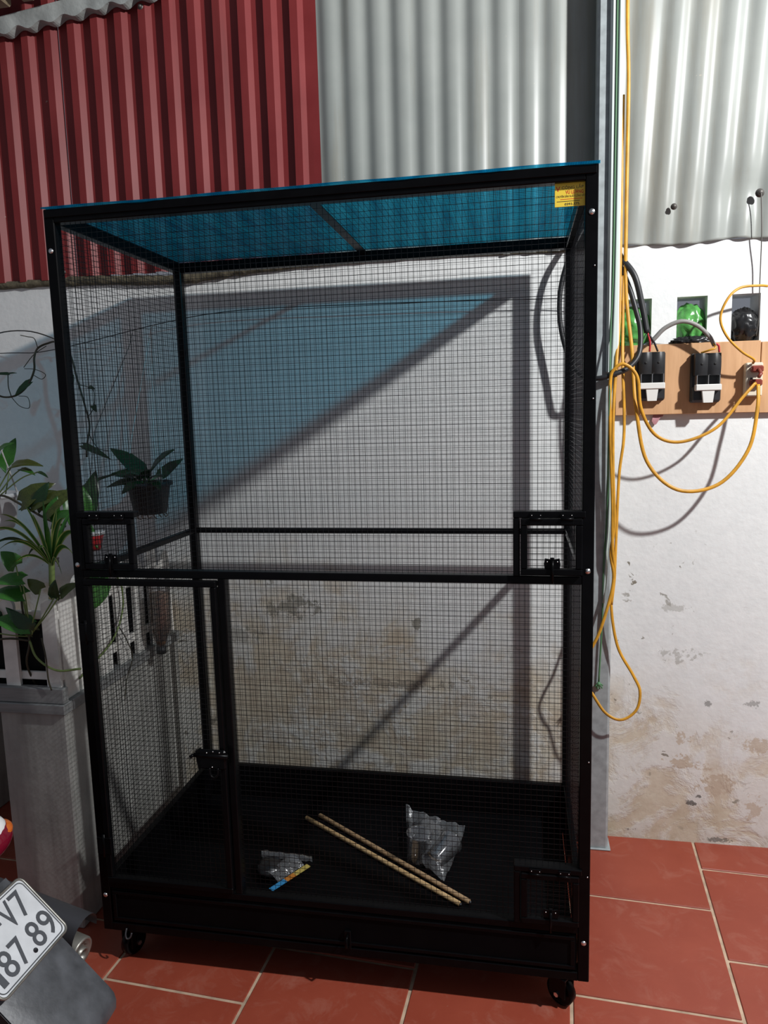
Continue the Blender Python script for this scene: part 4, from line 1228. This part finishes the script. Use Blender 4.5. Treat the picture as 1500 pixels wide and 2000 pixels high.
# rooting leaf seen through the cage door
gp = thing('trailing_pothos', 'trailing pothos with one big green leaf seen through the cage door', 'plant', (-0.11, 0.26, 0.66))
stem(gp, [(-0.17, 0.30, 0.645), (-0.135, 0.29, 0.95), (-0.10, 0.25, 0.965), (-0.085, 0.24, 0.945)], 0.0022)
leaf_at(gp, (-0.085, 0.24, 0.955), (-0.055, 0.19, 0.895), 1.25, up=(0.9, -0.3, 0.4))
stem(gp, [(-0.125, 0.36, 0.95), (-0.118, 0.40, 0.90), (-0.118, 0.40, 0.82), (-0.118, 0.34, 0.75), (-0.118, 0.24, 0.715), (-0.11, 0.15, 0.70)], 0.0028)
stem(gp, [(-0.118, 0.37, 0.78), (-0.117, 0.41, 0.72), (-0.115, 0.43, 0.66), (-0.11, 0.38, 0.61), (-0.11, 0.36, 0.55)], 0.0016, M_STEMD)
stem(gp, [(-0.135, 0.29, 0.94), (-0.130, 0.36, 0.96), (-0.125, 0.36, 0.95)], 0.0022)

# black hanging pot beside the wall
bp_ = thing('hanging_plant', 'black hanging pot with dark leaves against the shaded wall', 'potted plant', (-0.123, 0.61, 1.078), 'hanging pots')
Mp = Matrix.Translation((-0.121, 0.615, 0))
obj('pot', MB().lathe([(0.0, 1.080), (0.048, 1.080), (0.052, 1.084), (0.066, 1.168), (0.074, 1.170), (0.074, 1.182), (0.067, 1.182), (0.062, 1.160), (0.0, 1.160)], 32, Mp), M_POTB, bp_)
obj('soil', MB().lathe([(0.0, 1.170), (0.063, 1.168)], 24, Mp), M_SOIL, bp_)
for a_ in (3.6, -0.45, 1.6):
    obj('hanger_strap', MB().tube([(-0.121 + 0.070 * math.cos(a_), 0.615 + 0.070 * math.sin(a_), 1.180), (-0.121 + 0.05 * math.cos(a_), 0.63 + 0.04 * math.sin(a_), 1.33), (-0.121, 0.70, 1.67), (-0.121, 0.722, 1.685)], 0.0018, 6), M_WHITEPLASTIC, bp_)
random.seed(21)
for (b0, t0, k) in (((-0.135, 0.60, 1.215), (-0.192, 0.56, 1.305), 1.2), ((-0.100, 0.60, 1.225), (-0.030, 0.56, 1.300), 1.1), ((-0.12, 0.58, 1.21), (-0.19, 0.53, 1.235), 0.9), ((-0.09, 0.58, 1.20), (-0.035, 0.53, 1.225), 0.9),
                    ((-0.12, 0.57, 1.205), (-0.12, 0.51, 1.235), 1.1), ((-0.15, 0.58, 1.19), (-0.215, 0.53, 1.192), 0.8), ((-0.08, 0.57, 1.19), (-0.030, 0.51, 1.188), 0.9), ((-0.13, 0.56, 1.19), (-0.15, 0.50, 1.170), 1.0),
                    ((-0.11, 0.57, 1.20), (-0.075, 0.52, 1.245), 1.0), ((-0.15, 0.57, 1.20), (-0.170, 0.52, 1.222), 1.0), ((-0.10, 0.66, 1.20), (-0.05, 0.70, 1.26), 1.0)):
    leaf_at(bp_, b0, t0, k, mesh=LEAFD, up=(0.3, -0.5, 0.8))
    stem(bp_, [(-0.121 + random.uniform(-0.02, 0.02), 0.60, 1.168), (Vector(b0) + Vector((-0.121, 0.60, 1.18))) / 2, b0], 0.002)
for i in range(7):
    a_ = 4.2 + 0.38 * i
    obj('root', MB().tube(spline([(-0.121 + 0.045 * math.cos(a_), 0.615 + 0.045 * math.sin(a_), 1.084), (-0.121 + 0.052 * math.cos(a_ + 0.1), 0.615 + 0.052 * math.sin(a_ + 0.1), 1.072), (-0.121 + 0.045 * math.cos(a_ + 0.3), 0.615 + 0.045 * math.sin(a_ + 0.3), 1.066 + 0.004 * (i % 3))], 4), 0.0016, 5), M_ROOTS, bp_)

# small red pot hanging further left
rp = thing('hanging_plant', 'small red hanging pot with white rim left of the black pot', 'potted plant', (-0.200, 0.40, 1.0), 'hanging pots')
Mr = Matrix.Translation((-0.200, 0.40, 0))
obj('pot', MB().lathe([(0.0, 1.000), (0.022, 1.000), (0.034, 1.045), (0.034, 1.050), (0.0, 1.050)], 24, Mr), M_POTR, rp)
obj('rim', MB().lathe([(0.034, 1.046), (0.038, 1.047), (0.038, 1.056), (0.032, 1.056)], 24, Mr), M_POTW, rp)
for (b0, t0, me) in (((-0.225, 0.39, 1.075), (-0.165, 0.37, 1.030), LEAF), ((-0.235, 0.39, 1.085), (-0.245, 0.36, 1.165), LEAFN), ((-0.24, 0.40, 1.09), (-0.275, 0.40, 1.165), LEAF), ((-0.215, 0.40, 1.09), (-0.205, 0.39, 1.185), LEAFN), ((-0.225, 0.41, 1.10), (-0.185, 0.42, 1.23), LEAFD), ((-0.235, 0.41, 1.10), (-0.260, 0.42, 1.215), LEAF)):
    leaf_at(rp, b0, t0, 0.9, mesh=me, up=(0.5, -0.6, 0.5))
    stem(rp, [(-0.200, 0.40, 1.05), ((b0[0] - 0.232) / 2, 0.395, 1.07), b0], 0.0018)
for a_ in (0.3, 2.6):
    obj('hanger_wire', MB().tube([(-0.200 + 0.036 * math.cos(a_), 0.40 + 0.036 * math.sin(a_), 1.054), (-0.200, 0.46, 1.35), (-0.200, 0.70, 1.62), (-0.200, 0.722, 1.660)], 0.0011, 5), M_STEELWIRE, rp)

# long vine hooked over the washing line
vn = thing('hanging_vine', 'thin dark vine looped over the washing line on the shaded wall', 'vine', (-0.55, 0.73, 1.28), None)
Yv = 0.66
stem(vn, [(-0.78, Yv, 1.56), (-0.70, Yv, 1.500), (-0.655, Yv, 1.468), (-0.60, Yv, 1.470), (-0.555, Yv, 1.500), (-0.525, Yv, 1.548), (-0.520, Yv, 1.590), (-0.532, 0.70, 1.624), (-0.505, 0.715, 1.640), (-0.46, 0.70, 1.640), (-0.41, 0.69, 1.60), (-0.385, 0.68, 1.52), (-0.365, 0.68, 1.434), (-0.353, 0.68, 1.366), (-0.368, 0.68, 1.30), (-0.372, 0.68, 1.26)], 0.0034, M_STEMD, 'vine')
stem(vn, [(-0.532, 0.70, 1.624), (-0.535, 0.69, 1.655), (-0.56, 0.69, 1.662), (-0.585, 0.69, 1.668)], 0.0014, M_STEMD, 'tendril')
stem(vn, [(-0.618, Yv, 1.468), (-0.625, Yv, 1.50), (-0.622, Yv, 1.542)], 0.0018, M_STEMD, 'tendril')
stem(vn, [(-0.620, Yv, 1.468), (-0.59, Yv, 1.435), (-0.555, Yv, 1.428), (-0.557, Yv, 1.462), (-0.59, Yv, 1.468)], 0.0012, M_STEMD, 'tendril')
stem(vn, [(-0.53, Yv, 1.535), (-0.50, Yv, 1.520), (-0.485, Yv, 1.535), (-0.52, Yv, 1.552), (-0.56, Yv, 1.556)], 0.0012, M_STEMD, 'tendril')
stem(vn, [(-0.500, 0.70, 1.630), (-0.56, 0.715, 1.605), (-0.605, 0.72, 1.565)], 0.0013, M_STEMD, 'tendril')
stem(vn, [(-0.385, 0.68, 1.50), (-0.33, 0.68, 1.48), (-0.335, 0.68, 1.42), (-0.36, 0.68, 1.39)], 0.0013, M_STEMD, 'tendril')
stem(vn, [(-0.36, 0.68, 1.34), (-0.33, 0.68, 1.29), (-0.285, 0.67, 1.28)], 0.0014, M_STEMD, 'tendril')
for (b0, t0, k) in (((-0.548, Yv, 1.512), (-0.590, Yv - 0.03, 1.474), 0.7), ((-0.622, Yv, 1.542), (-0.675, Yv - 0.01, 1.548), 0.4), ((-0.622, Yv, 1.542), (-0.590, Yv - 0.01, 1.547), 0.4), ((-0.335, 0.68, 1.43), (-0.315, 0.66, 1.415), 1.1),
                    ((-0.345, 0.68, 1.49), (-0.318, 0.66, 1.488), 0.9), ((-0.375, 0.67, 1.30), (-0.27, 0.62, 1.275), 0.4), ((-0.40, 0.67, 1.53), (-0.385, 0.65, 1.50), 1.0)):
    leaf_at(vn, b0, t0, k, mesh=LEAFD, up=(0.3, -0.8, 0.4))
for (b0, t0, k, me) in (((-0.30, 0.50, 1.165), (-0.185, 0.48, 1.240), 0.28, LEAFD),):
    leaf_at(rp, b0, t0, k, mesh=me, up=(0.2, -0.6, 0.8))

# upside-down bottle of roots tied to the fence
bo = thing('bottle_planter', 'upturned clear bottle packed with brown roots tied to the side pickets', 'bottle', (-0.095, 0.535, 0.64))
Mb = Matrix.Translation((-0.094, 0.535, 0)) @ Matrix.Rotation(0.03, 4, 'Y')
obj('bottle_shell', MB().lathe([(0.013, 0.662), (0.014, 0.676), (0.030, 0.715), (0.0345, 0.74), (0.0330, 0.79), (0.0345, 0.82), (0.0345, 0.905), (0.030, 0.915)], 28, Mb, True, False), M_BOTTLE, bo)
obj('root_fill', MB().lathe([(0.0, 0.664), (0.012, 0.668), (0.028, 0.716), (0.032, 0.74), (0.031, 0.79), (0.031, 0.838), (0.0, 0.845)], 24, Mb), M_ROOTS, bo)
obj('cap', MB().lathe([(0.0, 0.642), (0.0155, 0.642), (0.0155, 0.663), (0.0, 0.663)], 20, Mb), M_POTB, bo)
obj('tie_wire', MB().tube([Mb @ Vector((0.0355 * math.cos(t * 0.35), 0.0355 * math.sin(t * 0.35), 0.86)) for t in range(19)], 0.0012, 5), M_STEELWIRE, bo)

# ------------------------------------------------------------------ tail end of a motorbike, lower left
mk = thing('motorcycle', 'rear end of a parked motorcycle with white number plate', 'motorcycle', (-0.10, -0.43, 0))
Bc = Vector((0.156, -0.35, 0.376))                 # far lower corner of the plate
Tx = Vector((0, 1, 0)); Ty = Vector((-0.697, 0, 0.717)).normalized(); Tn = Tx.cross(Ty).normalized()
PLW, PLH = 0.19, 0.1416
O0 = Bc - Tx * PLW                                 # lower left corner of the plate as read
MPL = Matrix(((Tx.x, Ty.x, Tn.x, O0.x), (Tx.y, Ty.y, Tn.y, O0.y), (Tx.z, Ty.z, Tn.z, O0.z), (0, 0, 0, 1)))


def rrect(w_, h, r, n=6):
    out = []
    for (cx, cy, a0) in ((w_ - r, r, -90), (w_ - r, h - r, 0), (r, h - r, 90), (r, r, 180)):
        for i in range(n + 1):
            a_ = math.radians(a0 + 90 * i / n)
            out.append((cx + r * math.cos(a_), cy + r * math.sin(a_)))
    return out


pr = rrect(PLW, PLH, 0.013)
n_ = len(pr)
mb = MB().add([(x, y, -0.0015) for x, y in pr] + [(x, y, 0) for x, y in pr], [list(range(n_ - 1, -1, -1)), list(range(n_, 2 * n_))] + [(i, (i + 1) % n_, (i + 1) % n_ + n_, i + n_) for i in range(n_)])
plate = tag(obj('number_plate', mb.xf(MPL), M_PLATE, mk), 'white number plate with dark embossed characters')
rimp = [MPL @ Vector((x, y, 0.0005)) for x, y in pr]
obj('plate_rim', MB().tube(rimp + [rimp[0]], 0.0026, 8, caps=False), M_MUFFLER, plate)
inner = [(0.006 + x * (PLW - 0.012) / PLW, 0.006 + y * (PLH - 0.012) / PLH) for x, y in pr]
rimi = [MPL @ Vector((x, y, 0.0002)) for x, y in inner]
obj('plate_border', MB().tube(rimi + [rimi[0]], 0.0011, 6, caps=False), M_PLATEINK, plate)


def plate_char(ch, x, y, h, w_):
    mb, wd = text_mb(ch, 1.0, Matrix.Identity(4), 0.0, 0.006)
    x0 = min(p.x for p in mb.v); x1 = max(p.x for p in mb.v); y0 = min(p.y for p in mb.v); y1 = max(p.y for p in mb.v)
    zs_ = [p.z for p in mb.v]
    for p in mb.v:
        p.x = x + (p.x - x0) / max(1e-6, x1 - x0) * w_; p.y = y + (p.y - y0) / max(1e-6, y1 - y0) * h; p.z = 0.0012
    top = [p.copy() for p in mb.v]
    obj('plate_character', mb.xf(MPL), M_PLATEINK, plate)


HC = 0.052
for ch, x, w_ in (('1', 0.017, 0.013), ('8', 0.038, 0.029), ('7', 0.072, 0.028), ('8', 0.117, 0.029), ('9', 0.151, 0.029)):
    plate_char(ch, x, 0.014, HC, w_)
mb = MB().lathe([(0.0, 0.0012), (0.0048, 0.0012)], 16, Matrix.Translation((0.1085, 0.019, 0)))
obj('plate_character', mb.xf(MPL), M_PLATEINK, plate)
for ch, x, w_ in (('V', 0.101, 0.032), ('7', 0.137, 0.028)):
    plate_char(ch, x, 0.077, HC, w_)
obj('plate_character', MB().box(0.081, 0.095, 0.099, 0.106, 0.0005, 0.0012).xf(MPL), M_PLATEINK, plate)

# mudguard continues down beyond the plate


def mud_fn(u, v):
    s = -0.16 + 0.345 * u                          # along the slope, below the plate is positive
    wv = (0.195 - 0.05 * max(0.0, u - 0.75) * 4 * 0.35)
    y = -0.535 + 0.185 * v
    p = Vector((Bc.x, 0, Bc.z)) - Ty * s - Tn * (0.014 + 0.012 * (2 * abs(v - 0.5)) ** 2.5)
    bend = max(0.0, u - 0.90) / 0.10
    p = p + Vector((-0.016, 0, -0.010)) * bend * bend
    return Vector((p.x, -0.4425 + (y + 0.4425) * (1 - 0.05 * bend), p.z))


mb = MB().grid(mud_fn, 24, 14)
mb.grid(lambda u, v: mud_fn(u, 1 - v) - Tn * 0.004, 24, 14)
obj('mudguard', mb, M_MUDGUARD, mk)
# exhaust behind the plate, and the shield over it
ax = Vector((0.93, -0.10, -0.18)).normalized()
ce = Vector((0.100, -0.235, 0.222))
Rm = Matrix.Translation(ce) @ ax.to_track_quat('Z', 'Y').to_matrix().to_4x4()
mu = obj('muffler', MB().lathe([(0.026, -0.30), (0.034, -0.25), (0.034, -0.004), (0.032, 0.0), (0.0275, -0.001), (0.0260, -0.014), (0.0, -0.014)], 32, Rm), M_MUFFLER, mk)
obj('tailpipe', MB().lathe([(0.0115, -0.02), (0.0160, -0.014), (0.0160, 0.002), (0.0130, 0.002), (0.0115, -0.012)], 20, Rm @ Matrix.Translation((0.002, -0.006, 0)), True, False), M_MUFFLER, mu)
sh = MB().grid(lambda u, v: Rm @ Vector(((0.038 + 0.003 * u) * math.cos(math.radians(-10 + 200 * v)), (0.038 + 0.003 * u) * math.sin(math.radians(-10 + 200 * v)), -0.26 + 0.262 * u)) + Vector((0, 0.012, 0.040)), 10, 14)
obj('exhaust_shield', sh, M_DARKSTEEL, mk)
# tail lamp
tl = Vector((0.060, -0.44, 0.605))
tlo = tag(obj('tail_lamp', MB().ball(tl, 0.05, 24, 14, (0.85, 1.3, 0.72)), M_LENSR, mk), 'red tail lamp lens')
tag(obj('lamp_cap', MB().ball(tl + Vector((-0.004, -0.008, 0.016)), 0.050, 24, 14, (0.82, 1.25, 0.62)), M_LENSW, tlo), 'white upper lens')
tag(obj('indicator', MB().ball(tl + Vector((0.002, 0.020, 0.008)), 0.044, 24, 14, (0.80, 1.0, 0.44)), M_LENSO, tlo), 'orange indicator lens')
obj('tail_body', MB().ball((-0.12, -0.44, 0.60), 0.12, 20, 12, (1.5, 0.6, 0.5)), M_TYRE, mk)
# rear wheel under the guard
wc = Vector((-0.13, -0.44, 0.27))
Rw = Matrix.Translation(wc) @ Matrix.Rotation(math.pi / 2, 4, 'X')
obj('rear_tyre', MB().lathe([(0.205, -0.03), (0.235, -0.042), (0.262, -0.03), (0.27, 0.0), (0.262, 0.03), (0.235, 0.042), (0.205, 0.03), (0.205, -0.03)], 40, Rw, True, False), M_TYRE, mk)
obj('wheel_rim', MB().lathe([(0.0, -0.02), (0.03, -0.03), (0.18, -0.012), (0.206, -0.028), (0.206, 0.028), (0.18, 0.012), (0.03, 0.03), (0.0, 0.02)], 32, Rw), M_DARKSTEEL, mk)
obj('swing_arm', MB().tube([(-0.13, -0.50, 0.27), (-0.65, -0.50, 0.34)], 0.018, 10), M_DARKSTEEL, mk)
obj('guard_bracket', MB().tube([(-0.12, -0.44, 0.60), (0.0, -0.44, 0.52), (0.085, -0.44, 0.405)], 0.014, 10), M_TYRE, mk)
obj('exhaust_bracket', MB().tube([(-0.13, -0.47, 0.27), (-0.12, -0.30, 0.26), (-0.10, -0.24, 0.255)], 0.010, 8), M_DARKSTEEL, mk)
